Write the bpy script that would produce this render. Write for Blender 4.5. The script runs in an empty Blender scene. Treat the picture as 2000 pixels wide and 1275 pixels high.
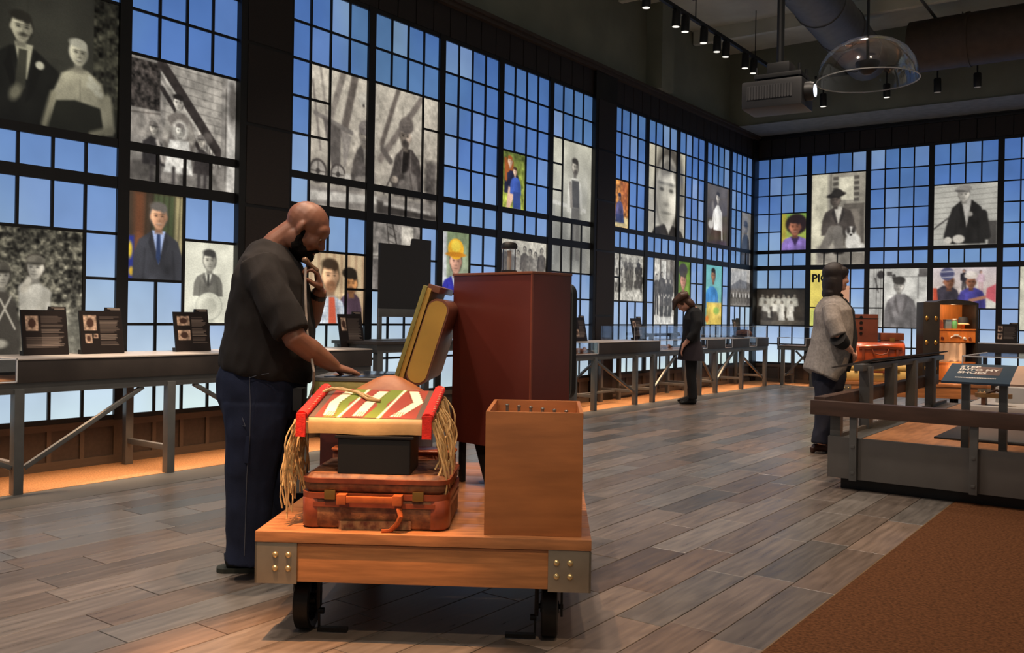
import bpy, bmesh, math, random
import numpy as np
from mathutils import Vector, Matrix, noise as mnoise

random.seed(7)
SC = bpy.context.scene
COL = SC.collection
R = math.radians

# ------------------------------------------------------------------ camera
FPX = 1773.0; PCX, PCY = 1000.0, 614.2; ROLL = 0.0165; YAW = math.atan(1304 / 1773.0); CAMZ = 1.18
FW = Vector((-math.sin(YAW), math.cos(YAW), 0)); RT = Vector((math.cos(YAW), math.sin(YAW), 0)); UP = Vector((0, 0, 1))
CR, SR = math.cos(ROLL), math.sin(ROLL)
CO = Vector((0, 0, CAMZ))
cam_data = bpy.data.cameras.new('camera'); cam = bpy.data.objects.new('camera', cam_data); COL.objects.link(cam)
cx_, cy_, cz_ = RT * CR + UP * SR, -RT * SR + UP * CR, -FW
cam.matrix_world = Matrix(((cx_.x, cy_.x, cz_.x, 0), (cx_.y, cy_.y, cz_.y, 0), (cx_.z, cy_.z, cz_.z, CAMZ), (0, 0, 0, 1)))
cam_data.sensor_width = 36; cam_data.lens = FPX / 2000 * 36; cam_data.shift_y = -(637.5 - PCY) / 2000
cam_data.clip_start = 0.05; cam_data.clip_end = 200
SC.camera = cam

def ray(x, y):
    u, v = x - PCX, y - PCY
    return FW * FPX + RT * (u * CR + v * SR) - UP * (-u * SR + v * CR)
def V(x, y, d): return CO + ray(x, y) * (d / FPX)             # a pixel at a known distance
def gnd(x, y, z=0.0):
    d = ray(x, y); return CO + d * ((z - CAMZ) / d.z)
def plX(x, y, X):
    d = ray(x, y); return CO + d * (X / d.x)
def plY(x, y, Y):
    d = ray(x, y); return CO + d * (Y / d.y)

# ------------------------------------------------------------------ world, exposure
SC.view_settings.view_transform = 'Standard'
SC.view_settings.look = 'None'
SC.view_settings.gamma = 1
SC.view_settings.use_curve_mapping = False
SC.view_settings.exposure = 0.0
world = bpy.data.worlds.new('hall_fill'); SC.world = world; world.use_nodes = True
world.node_tree.nodes['Background'].inputs[0].default_value = (1.0, 0.95, 0.88, 1)
world.node_tree.nodes['Background'].inputs[1].default_value = 0.19  # even fill added to brighten surfaces facing the open side

def aim(o, target):
    o.rotation_euler = (Vector(target) - o.location).to_track_quat('-Z', 'Y').to_euler()
def spot(name, loc, target, watts, angle, col, blend=0.4, size=0.06):
    l = bpy.data.lights.new(name, 'SPOT'); l.energy = watts; l.spot_size = R(angle); l.spot_blend = blend
    l.color = col; l.shadow_soft_size = size
    o = bpy.data.objects.new(name, l); COL.objects.link(o); o.location = loc; aim(o, target); return o
WARM = (1.0, 0.60, 0.30); WARMW = (1.0, 0.80, 0.60)
spot('cart_spot_light', (-2.6, 2.72, 5.1), (-2.62, 2.45, 0.0), 350, 34, (1.0, .60, .32), 0.45, 0.03)
spot('floor_pool_light', (-2.45, 1.15, 5.1), (-2.28, 1.98, 0.0), 2300, 17, (1.0, .50, .22), 0.6, 0.03)
spot('cart_front_spot_light', (0.3, 0.2, 4.6), (-2.2, 2.7, 0.45), 360, 24, (1.0, .76, .52), 0.5, 0.04)
spot('man_spot_light', (-3.9, 5.6, 5.1), (-3.2, 3.1, 1.2), 100, 34, WARMW, 0.6, 0.05)
spot('carpet_spot_light', (0.4, 5.2, 5.1), (-0.4, 4.6, 0), 260, 60, WARM, 0.9, 0.05)
spot('platform_spot_light', (-0.6, 7.4, 5.1), (-1.4, 8.0, 0.4), 420, 40, WARM, 0.6, 0.04)
spot('luggage_spot_light', (-3.2, 9.6, 5.1), (-2.75, 12.2, 0.8), 800, 26, WARM, 0.5, 0.04)
spot('trunk_spot_light', (-1.4, 9.0, 5.1), (-2.1, 12.6, 0.9), 700, 18, WARM, 0.5, 0.04)
spot('woman_spot_light', (-1.2, 5.6, 5.1), (-2.6, 8.1, 1.0), 220, 26, WARMW, 0.6, 0.05)
for x_ in (-4.4, -2.4):
    for y_ in (0.6, 3.0, 5.6, 8.4, 11.2, 13.8):
        spot('floor_fill_light', (x_, y_, 5.1), (x_, y_ + 0.6, 0), 330, 100, (1.0, 0.84, 0.70), 1.0, 0.1)  # added fill grid without fixtures, brightening the floor
for y_ in (2.2, 3.6, 5.0):
    spot('counter_spot_light', (-5.0, y_, 5.1), (-6.15, y_, 0.85), 1100, 17, WARMW, 0.5, 0.04)
def strip(name, loc, sx, sy, watts, col):
    l = bpy.data.lights.new(name, 'AREA'); l.shape = 'RECTANGLE'; l.size = sx; l.size_y = sy; l.energy = watts; l.color = col; l.spread = R(110)
    o = bpy.data.objects.new(name, l); COL.objects.link(o); o.location = loc; return o
for y0_, y1_ in ((1.7, 5.8), (9.2, 12.4), (12.8, 15.5)):      # added strip lights without fixtures, to warm the carpet below the counters
    strip('counter_fill_light', (-6.05, (y0_ + y1_) / 2, .62), .04, y1_ - y0_, 6.5 * (y1_ - y0_), (1.0, .62, .36))
strip('counter_fill_light', (-4.9, 16.1, .62), 1.7, .04, 10, (1.0, .62, .36)); strip('counter_fill_light', (-1.6, 16.1, .62), 1.9, .04, 10, (1.0, .62, .36))

# ------------------------------------------------------------------ materials
def lin(c):
    def f(v):
        v /= 255.0
        return v / 12.92 if v <= 0.04045 else ((v + 0.055) / 1.055) ** 2.4
    return (f(c[0]), f(c[1]), f(c[2]), 1.0)
MATS = {}
def mat(name, c, rough=0.5, metal=0.0, var=0.12, scale=8.0, bump=0.0, bscale=60.0, stretch=None, spec=0.5, c2=None, trans=0.0, alpha=1.0, emit=None, estr=1.0, coat=0.0):
    if name in MATS: return MATS[name]
    m = bpy.data.materials.new(name); m.use_nodes = True; nt = m.node_tree; N = nt.nodes; L = nt.links
    b = N['Principled BSDF']
    b.inputs['Roughness'].default_value = rough; b.inputs['Metallic'].default_value = metal
    b.inputs['Specular IOR Level'].default_value = spec
    if coat: b.inputs['Coat Weight'].default_value = coat; b.inputs['Coat Roughness'].default_value = 0.15
    if trans: b.inputs['Transmission Weight'].default_value = trans
    if alpha < 1: b.inputs['Alpha'].default_value = alpha
    tc = N.new('ShaderNodeTexCoord'); mp = N.new('ShaderNodeMapping'); L.new(tc.outputs['Object'], mp.inputs[0])
    if stretch: mp.inputs['Scale'].default_value = stretch
    nz = N.new('ShaderNodeTexNoise'); nz.inputs['Scale'].default_value = scale; nz.inputs['Detail'].default_value = 4
    L.new(mp.outputs[0], nz.inputs['Vector'])
    rp = N.new('ShaderNodeValToRGB'); L.new(nz.outputs[0], rp.inputs[0])
    a = lin(c); bb = lin(c2) if c2 else tuple(v * (1 - var) for v in a[:3]) + (1,)
    aa = a if c2 else tuple(min(1, v * (1 + var)) for v in a[:3]) + (1,)
    rp.color_ramp.elements[0].position = 0.35; rp.color_ramp.elements[1].position = 0.65
    rp.color_ramp.elements[0].color = bb; rp.color_ramp.elements[1].color = aa
    L.new(rp.outputs[0], b.inputs['Base Color'])
    if bump:
        n2 = N.new('ShaderNodeTexNoise'); n2.inputs['Scale'].default_value = bscale; n2.inputs['Detail'].default_value = 3
        L.new(mp.outputs[0], n2.inputs['Vector'])
        bp = N.new('ShaderNodeBump'); bp.inputs['Strength'].default_value = bump; bp.inputs['Distance'].default_value = 0.004
        L.new(n2.outputs[0], bp.inputs['Height']); L.new(bp.outputs[0], b.inputs['Normal'])
    if emit:
        b.inputs['Emission Color'].default_value = lin(emit); b.inputs['Emission Strength'].default_value = estr
    MATS[name] = m; return m

def mat_attr(name, rough=0.5, emit=0.0, attr='Col', spec=0.3):
    """colour read from the mesh's own print (colour attribute)"""
    if name in MATS: return MATS[name]
    m = bpy.data.materials.new(name); m.use_nodes = True; nt = m.node_tree; N = nt.nodes; L = nt.links
    b = N['Principled BSDF']; b.inputs['Roughness'].default_value = rough; b.inputs['Specular IOR Level'].default_value = spec
    at = N.new('ShaderNodeAttribute'); at.attribute_name = attr
    if emit:
        b.inputs['Base Color'].default_value = (0.01, 0.01, 0.01, 1)
        L.new(at.outputs['Color'], b.inputs['Emission Color']); b.inputs['Emission Strength'].default_value = emit
    else:
        L.new(at.outputs['Color'], b.inputs['Base Color'])
    MATS[name] = m; return m

def mat_pane():
    m = bpy.data.materials.new('backlit_blue_pane'); m.use_nodes = True; nt = m.node_tree; N = nt.nodes; L = nt.links
    b = N['Principled BSDF']; b.inputs['Base Color'].default_value = (0.01, 0.012, 0.02, 1); b.inputs['Roughness'].default_value = 0.12
    b.inputs['Specular IOR Level'].default_value = 0.3
    g = N.new('ShaderNodeNewGeometry'); sp = N.new('ShaderNodeSeparateXYZ'); L.new(g.outputs['Position'], sp.inputs[0])
    mr = N.new('ShaderNodeMapRange'); mr.inputs[1].default_value = 0.3; mr.inputs[2].default_value = 4.3; L.new(sp.outputs[2], mr.inputs[0])
    rp = N.new('ShaderNodeValToRGB'); L.new(mr.outputs[0], rp.inputs[0]); cr = rp.color_ramp
    stops = [(0.0, (196, 222, 238)), (0.10, (184, 208, 238)), (0.2, (154, 182, 228)), (0.34, (124, 158, 216)), (0.48, (106, 143, 204)), (0.66, (88, 126, 196)), (0.85, (74, 112, 180)), (1.0, (66, 102, 168))]
    cr.elements[0].position = 0; cr.elements[0].color = lin(stops[0][1]); cr.elements[1].position = 1; cr.elements[1].color = lin(stops[-1][1])
    for p, c in stops[1:-1]:
        e = cr.elements.new(p); e.color = lin(c)
    oi = N.new('ShaderNodeObjectInfo')
    m2 = N.new('ShaderNodeMapRange'); m2.inputs[1].default_value = 0.72; m2.inputs[2].default_value = 1.0; m2.inputs[3].default_value = 0; m2.inputs[4].default_value = 0.55
    L.new(oi.outputs['Random'], m2.inputs[0])
    mx = N.new('ShaderNodeMixRGB'); mx.inputs[2].default_value = lin((142, 172, 222)); L.new(m2.outputs[0], mx.inputs[0]); L.new(rp.outputs[0], mx.inputs[1])
    nz = N.new('ShaderNodeTexNoise'); nz.inputs['Scale'].default_value = 1.3; nz.inputs['Detail'].default_value = 3; L.new(g.outputs['Position'], nz.inputs['Vector'])
    m3 = N.new('ShaderNodeMapRange'); m3.inputs[1].default_value = 0.3; m3.inputs[2].default_value = 0.7; m3.inputs[3].default_value = 0.82; m3.inputs[4].default_value = 1.12; L.new(nz.outputs[0], m3.inputs[0])
    mu = N.new('ShaderNodeMixRGB'); mu.blend_type = 'MULTIPLY'; mu.inputs[0].default_value = 1; L.new(mx.outputs[0], mu.inputs[1]); L.new(m3.outputs[0], mu.inputs[2])
    wv = N.new('ShaderNodeTexNoise'); wv.inputs['Scale'].default_value = .55; wv.inputs['Detail'].default_value = 1; L.new(g.outputs['Position'], wv.inputs['Vector'])
    m4 = N.new('ShaderNodeMapRange'); m4.inputs[1].default_value = .45; m4.inputs[2].default_value = .7; m4.inputs[4].default_value = .8; L.new(wv.outputs[0], m4.inputs[0])
    te = N.new('ShaderNodeMixRGB'); te.blend_type = 'MULTIPLY'; te.inputs[2].default_value = (1.38, 1.28, .90, 1); L.new(m4.outputs[0], te.inputs[0]); L.new(mu.outputs[0], te.inputs[1]); mu = te
    ds = N.new('ShaderNodeMixRGB'); ds.blend_type = 'MULTIPLY'; ds.inputs[0].default_value = 1; ds.inputs[2].default_value = (1.06, 1.0, .91, 1); L.new(mu.outputs[0], ds.inputs[1]); mu = ds
    L.new(mu.outputs[0], b.inputs['Emission Color']); b.inputs['Emission Strength'].default_value = 1.0
    return m
PANE = mat_pane()

def mat_plank(name, from_obj=True):
    m = bpy.data.materials.new(name); m.use_nodes = True; nt = m.node_tree; N = nt.nodes; L = nt.links
    b = N['Principled BSDF']; b.inputs['Specular IOR Level'].default_value = 0.5
    if from_obj:
        s = N.new('ShaderNodeObjectInfo'); src = s.outputs['Color']
    else:
        s = N.new('ShaderNodeAttribute'); s.attribute_name = 'Col'; src = s.outputs['Color']
    g = N.new('ShaderNodeNewGeometry'); mp = N.new('ShaderNodeMapping'); mp.inputs['Scale'].default_value = (16, 1.6, 1); L.new(g.outputs['Position'], mp.inputs[0])
    n1 = N.new('ShaderNodeTexNoise'); n1.inputs['Scale'].default_value = 2.2; n1.inputs['Detail'].default_value = 6; L.new(mp.outputs[0], n1.inputs['Vector'])
    r1 = N.new('ShaderNodeMapRange'); r1.inputs[1].default_value = 0.3; r1.inputs[2].default_value = 0.7; r1.inputs[3].default_value = 0.72; r1.inputs[4].default_value = 1.22; L.new(n1.outputs[0], r1.inputs[0])
    mu = N.new('ShaderNodeMixRGB'); mu.blend_type = 'MULTIPLY'; mu.inputs[0].default_value = 1; L.new(src, mu.inputs[1]); L.new(r1.outputs[0], mu.inputs[2])
    L.new(mu.outputs[0], b.inputs['Base Color'])
    r2 = N.new('ShaderNodeMapRange'); r2.inputs[1].default_value = 0.3; r2.inputs[2].default_value = 0.7; r2.inputs[3].default_value = 0.27; r2.inputs[4].default_value = 0.38; L.new(n1.outputs[0], r2.inputs[0])
    L.new(r2.outputs[0], b.inputs['Roughness'])
    bp = N.new('ShaderNodeBump'); bp.inputs['Strength'].default_value = 0.12; bp.inputs['Distance'].default_value = 0.003; L.new(n1.outputs[0], bp.inputs['Height']); L.new(bp.outputs[0], b.inputs['Normal'])
    return m

def glass_mat(name='clear_glass', c=(0.95, 0.97, 1.0), a=0.12):
    """thin clear sheet: mostly see-through with a soft mirror reflection"""
    if name in MATS: return MATS[name]
    m = bpy.data.materials.new(name); m.use_nodes = True; nt = m.node_tree; N = nt.nodes; L = nt.links
    N.remove(N['Principled BSDF']); out = N['Material Output']
    t = N.new('ShaderNodeBsdfTransparent'); t.inputs[0].default_value = (*c, 1); gl = N.new('ShaderNodeBsdfGlossy'); gl.inputs['Roughness'].default_value = 0.03
    fr = N.new('ShaderNodeFresnel'); fr.inputs[0].default_value = 1.3
    ad = N.new('ShaderNodeMath'); ad.operation = 'ADD'; ad.inputs[1].default_value = a * 0.3; L.new(fr.outputs[0], ad.inputs[0])
    ml = N.new('ShaderNodeMath'); ml.operation = 'MULTIPLY'; ml.inputs[1].default_value = 0.28; L.new(ad.outputs[0], ml.inputs[0])
    mx = N.new('ShaderNodeMixShader'); L.new(ml.outputs[0], mx.inputs[0]); L.new(t.outputs[0], mx.inputs[1]); L.new(gl.outputs[0], mx.inputs[2]); L.new(mx.outputs[0], out.inputs[0])
    MATS[name] = m; return m

M_FRAME = mat('black_window_frame', (13, 11, 10), 0.45, var=0.25)
M_BOARD = mat('dark_brown_header_board', (32, 23, 18), 0.6, var=0.3, stretch=(2, 2, 14))
M_WAINS = mat('grey_brown_wainscot', (64, 54, 47), 0.55, var=0.12)
M_WAINS2 = mat('grey_brown_wainscot_lit_rail', (84, 71, 60), 0.5, var=0.1)  # lighter than the panels: light on stiles and rails put into the colour
M_UPWALL = mat('dull_olive_plaster', (118, 122, 108), 0.85, var=0.1, scale=2)
M_CEIL = mat('painted_grey_ceiling', (196, 200, 188), 0.9, var=0.12, scale=1.5)
M_STEEL = mat('grey_painted_steel', (98, 98, 96), 0.4, metal=0.35, var=0.08)
M_FASCIA = mat('dark_bronze_fascia', (54, 47, 43), 0.5, var=0.12)
M_BLACK = mat('matt_black', (15, 15, 16), 0.5, var=0.2)
M_IRON = mat('black_cast_iron', (26, 24, 23), 0.45, metal=0.6, var=0.2)
M_GLASS = glass_mat()

# ------------------------------------------------------------------ mesh helpers
class MB:
    def __init__(s): s.v = []; s.f = []; s.M = Matrix.Identity(4)
    def add(s, vs, fs):
        o = len(s.v); s.v += [s.M @ Vector(p) for p in vs]; s.f += [tuple(i + o for i in f) for f in fs]; return s
    def box(s, x0, x1, y0, y1, z0, z1):
        vs = [(x, y, z) for z in (z0, z1) for y in (y0, y1) for x in (x0, x1)]
        return s.add(vs, [(0, 2, 3, 1), (4, 5, 7, 6), (0, 1, 5, 4), (2, 6, 7, 3), (0, 4, 6, 2), (1, 3, 7, 5)])
    def cbox(s, c, d): return s.box(c[0] - d[0] / 2, c[0] + d[0] / 2, c[1] - d[1] / 2, c[1] + d[1] / 2, c[2] - d[2] / 2, c[2] + d[2] / 2)
    def bar(s, p, q, w, h, up=(0, 0, 1)):
        p, q = Vector(p), Vector(q); d = (q - p).normalized(); u = Vector(up)
        if abs(d.dot(u)) > 0.98: u = Vector((1, 0, 0))
        a = d.cross(u).normalized() * (w / 2); b = a.cross(d).normalized() * (h / 2)
        vs = [e + sa * a + sb * b for e in (p, q) for sb in (-1, 1) for sa in (-1, 1)]
        return s.add(vs, [(0, 1, 3, 2), (4, 6, 7, 5), (0, 4, 5, 1), (2, 3, 7, 6), (0, 2, 6, 4), (1, 5, 7, 3)])
    def rings(s, rings, cap=True, close=False):
        n = len(rings[0]); vs = [p for r in rings for p in r]; fs = []
        m = len(rings)
        for i in range(m if close else m - 1):
            for j in range(n):
                a, b = i * n + j, i * n + (j + 1) % n; c, d = ((i + 1) % m) * n + (j + 1) % n, ((i + 1) % m) * n + j
                fs.append((a, b, c, d))
        if cap and not close: fs += [tuple(range(n))[::-1], tuple(range((m - 1) * n, m * n))]
        return s.add(vs, fs)
    def tube(s, path, r, n=8, ra=None, side=None, cap=True):
        """path of points; r: radius or list; ra: radius along 'side' (ellipse)"""
        P = [Vector(p) for p in path]; k = len(P)
        rr = r if isinstance(r, (list, tuple)) else [r] * k
        sa = rr if ra is None else (ra if isinstance(ra, (list, tuple)) else [ra] * k)
        out = []; prev = None
        for i in range(k):
            t = (P[min(i + 1, k - 1)] - P[max(i - 1, 0)]).normalized()
            if side is not None: a = Vector(side) - t * t.dot(Vector(side))
            elif prev is None: a = t.orthogonal()
            else: a = prev - t * t.dot(prev)
            if a.length < 1e-6: a = t.orthogonal()
            a.normalize(); b = t.cross(a); prev = a
            out.append([P[i] + a * sa[i] * math.cos(2 * math.pi * j / n) + b * rr[i] * math.sin(2 * math.pi * j / n) for j in range(n)])
        return s.rings(out, cap)
    def cyl(s, p, q, r, r2=None, n=16): return s.tube([p, q], [r, r if r2 is None else r2], n)
    def lathe(s, prof, c=(0, 0, 0), n=24, cap=True):
        c = Vector(c); return s.rings([[c + Vector((r * math.cos(2 * math.pi * j / n), r * math.sin(2 * math.pi * j / n), z)) for j in range(n)] for r, z in prof], cap)
    def ball(s, c, r, n=12, m=8, X=None, Y=None, Z=None):
        r = r if isinstance(r, (tuple, list)) else (r, r, r); c = Vector(c)
        X = Vector(X or (1, 0, 0)); Y = Vector(Y or (0, 1, 0)); Z = Vector(Z or (0, 0, 1)); out = []
        for i in range(m + 1):
            t = math.pi * (0.02 + 0.96 * i / m); zz = -math.cos(t) * r[2]; q = math.sin(t)
            out.append([c + Z * zz + X * (r[0] * q * math.cos(2 * math.pi * j / n)) + Y * (r[1] * q * math.sin(2 * math.pi * j / n)) for j in range(n)])
        return s.rings(out)
    def prism(s, poly, f0, f1):
        """poly of 2-d points; f0/f1 map a 2-d point to 3-d for the two faces"""
        n = len(poly); return s.rings([[Vector(f0(*p)) for p in poly], [Vector(f1(*p)) for p in poly]])

# small side scene in which single shapes are evaluated quickly
WORK = bpy.data.scenes.new('workbench')
def baked(o):
    WORK.collection.objects.link(o); vl = WORK.view_layers[0]; vl.update(); me = bpy.data.meshes.new_from_object(o.evaluated_get(vl.depsgraph)); bpy.data.objects.remove(o); return me
WM = {}
def wmat(o):
    m = Matrix.Identity(4)
    while o is not None:
        m = WM.get(o.name, Matrix.Identity(4)) @ m; o = o.parent
    return m
def props(o, label=None, cat=None, group=None, kind=None):
    if label: o['label'] = label
    if cat: o['category'] = cat
    if group: o['group'] = group
    if kind: o['kind'] = kind
    return o
def thing(name, label, cat, loc=(0, 0, 0), rz=0.0, group=None, kind=None):
    o = bpy.data.objects.new(name, None); COL.objects.link(o); o.empty_display_size = 0.1
    o.location = loc; o.rotation_euler = (0, 0, rz)
    WM[o.name] = Matrix.Translation(Vector(loc)) @ Matrix.Rotation(rz, 4, 'Z')
    return props(o, label, cat, group, kind)
def link(name, me, parent=None):
    o = bpy.data.objects.new(name, me); COL.objects.link(o)
    if parent is not None: o.parent = parent
    return o
def build(mb, name, m, parent=None, world=False, smooth=True, bevel=0.0, base=None, label=None, cat=None, group=None, kind=None, ang=40, seg=2):
    """one mesh object; world=True: the points are in the room's frame and are moved into the parent's"""
    vs = mb.v
    loc = None
    if parent is not None and world:
        inv = wmat(parent).inverted(); vs = [inv @ p for p in vs]
    elif parent is None:
        if base is None:
            a = np.array([tuple(p) for p in vs]); loc = Vector((float((a[:, 0].min() + a[:, 0].max()) / 2), float((a[:, 1].min() + a[:, 1].max()) / 2), float(a[:, 2].min())))
        else: loc = Vector(base)
        vs = [p - loc for p in vs]
    me = bpy.data.meshes.new(name); me.from_pydata([tuple(p) for p in vs], [], mb.f); me.update()
    bm = bmesh.new(); bm.from_mesh(me); bmesh.ops.recalc_face_normals(bm, faces=bm.faces)
    if bevel > 0:
        es = [e for e in bm.edges if len(e.link_faces) == 2 and e.calc_face_angle(0) > R(35)]
        bmesh.ops.bevel(bm, geom=es, offset=bevel, segments=seg, profile=0.7, affect='EDGES', clamp_overlap=True)
    bm.to_mesh(me); bm.free()
    if smooth:
        me.polygons.foreach_set('use_smooth', [True] * len(me.polygons)); me.set_sharp_from_angle(angle=R(ang))
    me.materials.append(m)
    o = link(name, me, parent)
    if loc is not None:
        o.location = loc; WM[o.name] = Matrix.Translation(loc)
    return props(o, label, cat, group, kind)
def unit_box(m, name='unit'):
    mb = MB(); mb.box(-.5, .5, -.5, .5, -.5, .5); me = bpy.data.meshes.new(name); me.from_pydata([tuple(p) for p in mb.v], [], mb.f); me.materials.append(m); return me
def place(me, name, parent, c, d, world=True):
    """a shared box mesh, set at world centre c with size d"""
    o = link(name, me, parent); c = Vector(c)
    if parent is not None and world: c = wmat(parent).inverted() @ c
    o.location = c; o.scale = d; return o
def copy_tree(o, parent=None):
    c = o.copy(); COL.objects.link(c); c.parent = parent
    WM[c.name] = WM.get(o.name, Matrix.Identity(4))
    for ch in o.children: copy_tree(ch, c)
    return c
def move(o, loc, rz=0.0):
    o.location = loc; o.rotation_euler = (0, 0, rz); WM[o.name] = Matrix.Translation(Vector(loc)) @ Matrix.Rotation(rz, 4, 'Z')

# ------------------------------------------------------------------ floor
XW, YW = -6.525, 16.65
floor = build(MB().box(-6.9, 3.0, -1.0, 17.0, -0.14, -0.022), 'floor', mat('dark_subfloor', (34, 28, 25), 0.9), kind='structure', smooth=False)
M_PL = mat_plank('wood_look_plank'); M_PLF = mat_plank('wood_look_plank_far', False)
pm_ = MB().box(-.098, .098, -.4155, .4155, -.02, 0)
me_pl = bpy.data.meshes.new('plank'); me_pl.from_pydata([tuple(p) for p in pm_.v], [], pm_.f)
bm = bmesh.new(); bm.from_mesh(me_pl); bmesh.ops.bevel(bm, geom=[e for e in bm.edges if all(v.co.z > -0.001 for v in e.verts)], offset=0.0015, segments=1, affect='EDGES'); bm.to_mesh(me_pl); bm.free()
me_pl.materials.append(M_PL)
def plank_col():
    k = random.random(); v = random.uniform(0.86, 1.1)
    a = np.array((122, 104, 91)) * (1 - k) + np.array((112, 107, 102)) * k
    if random.random() < 0.16: a = a * 0.84
    return lin(tuple(min(255, float(q)) for q in a * v))
joint0 = {-1.675: 3.14, -1.875: 3.498, -2.08: 4.19, -2.28: 3.876}
pl_list = []
for i in range(22):
    xc = -1.275 - 0.2 * i + (0.0)
    y = -0.6 + ((i * 0.3137 + (0.15 if i % 3 else 0.4)) % 0.835)
    if i == 2: y = 3.14 - 4 * .8355
    if i == 3: y = 3.498 - 4 * .8355
    if i == 4: y = 4.19 - 5 * .8355
    if i == 5: y = 3.876 - 5 * .8355
    while y < 15.75:
        pl_list.append((xc, y + 0.4175)); y += 0.8355
def shows(x, y):
    d = Vector((x, y, 0)) - CO; z = d.dot(FW)
    if z < 1.0: return -1
    u = d.dot(RT) / z * FPX
    if abs(u) > 1150 or -d.z / z * FPX > 800: return -1
    return 1.0 / z ** 3
pl_list.sort(key=lambda p: -shows(*p))
far = MB(); farcol = []
for k, (x, y) in enumerate(pl_list):
    if k < 300 and shows(x, y) > 0:
        o = link('plank', me_pl, floor); o.location = Vector((x, y, random.uniform(-.0006, .0006))) - floor.location; o.color = plank_col()
    else:
        y1 = min(y + .4155, 15.6)
        if y - .4155 < 15.55:
            far.box(x - .098, x + .098, y - .4155, y1, -.02, 0); farcol += [plank_col()] * 8
o = build(far, 'far_planks', M_PLF, floor, world=True, smooth=False, kind='stuff')
ca = o.data.color_attributes.new('Col', 'FLOAT_COLOR', 'POINT'); ca.data.foreach_set('color', np.array(farcol, dtype=np.float32).ravel())
M_SLATE = mat('dark_slate_border', (66, 67, 66), 0.55, var=0.1, scale=5, bump=0.1)
M_CARP = mat('sand_carpet', (150, 112, 78), 0.95, var=0.25, scale=90, bump=0.6, bscale=240, spec=0.1)
M_CARP2 = mat('rust_brown_carpet', (92, 60, 38), 0.95, var=0.35, scale=70, bump=0.8, bscale=220, spec=0.1)
build(MB().box(-5.86, -5.48, -1, 16.0, -.02, .001), 'border_strip', M_SLATE, floor, world=True)
build(MB().box(-5.48, 3.0, 15.6, 16.0, -.02, .001), 'border_strip', M_SLATE, floor, world=True)
build(MB().box(-6.6, -5.86, -1, 16.7, -.02, .003), 'carpet_strip', M_CARP, floor, world=True)
build(MB().box(-5.86, 3.0, 16.0, 16.7, -.02, .003), 'carpet_strip', M_CARP, floor, world=True)
build(MB().box(-1.17, 3.0, -1, 15.6, -.02, .004), 'carpet', M_CARP2, floor, world=True)
build(MB().box(-1.176, -1.17, -1, 6.4, -.02, .005), 'edge_trim', mat('brass_edge_trim', (150, 120, 86), 0.4, 0.5), floor, world=True)

# ------------------------------------------------------------------ window walls
ZU = (2.465, 4.175); ZS = (2.178, 2.398); ZL = (0.37, 2.088)
def bays_from(left, right, n, gap=0.096):
    p = (right + gap - left) / n; return [(left + i * p, left + i * p + p - gap) for i in range(n)]
B1 = bays_from(0.65, 4.8455, 4) + bays_from(5.415, 10.671, 5) + bays_from(11.245, 16.438, 5)
N1 = ['Y', 'Z', 'A', 'B', 'C', 'D', 'E', 'F', 'G', 'H', 'I', 'J', 'K', 'L']
B2 = bays_from(-6.40, -1.37, 5, 0.09)
B2 = [(-6.50, -5.558), (-5.466, -4.511), (-4.424, -3.473), (-3.385, -2.426), (-2.332, -1.375), (-1.285, -0.33)]
N2 = ['M', 'N', 'O', 'P', 'Q', 'R']
BAY = {}
for n, b in zip(N1, B1): BAY[n] = (1, b)
for n, b in zip(N2, B2): BAY[n] = (2, b)
NR = {'U': 5, 'S': 1, 'L': 5}; ZZ = {'U': ZU, 'S': ZS, 'L': ZL}
def cell(bay, zone, c, r):
    h0, h1 = BAY[bay][1]; z0, z1 = ZZ[zone]; w = (h1 - h0) / 4; q = (z1 - z0) / NR[zone]
    return h0 + (c - 1) * w, h0 + c * w, z1 - r * q, z1 - (r - 1) * q
def W3(wall, h, out, z):
    """point on a window wall: h along it, out into the room, z up"""
    return Vector((XW + out, h, z)) if wall == 1 else Vector((h, YW - out, z))
def wbox(mb, wall, h0, h1, o0, o1, z0, z1):
    if wall == 1: mb.box(XW + o0, XW + o1, h0, h1, z0, z1)
    else: mb.box(h0, h1, YW - o1, YW - o0, z0, z1)
    return mb
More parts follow.
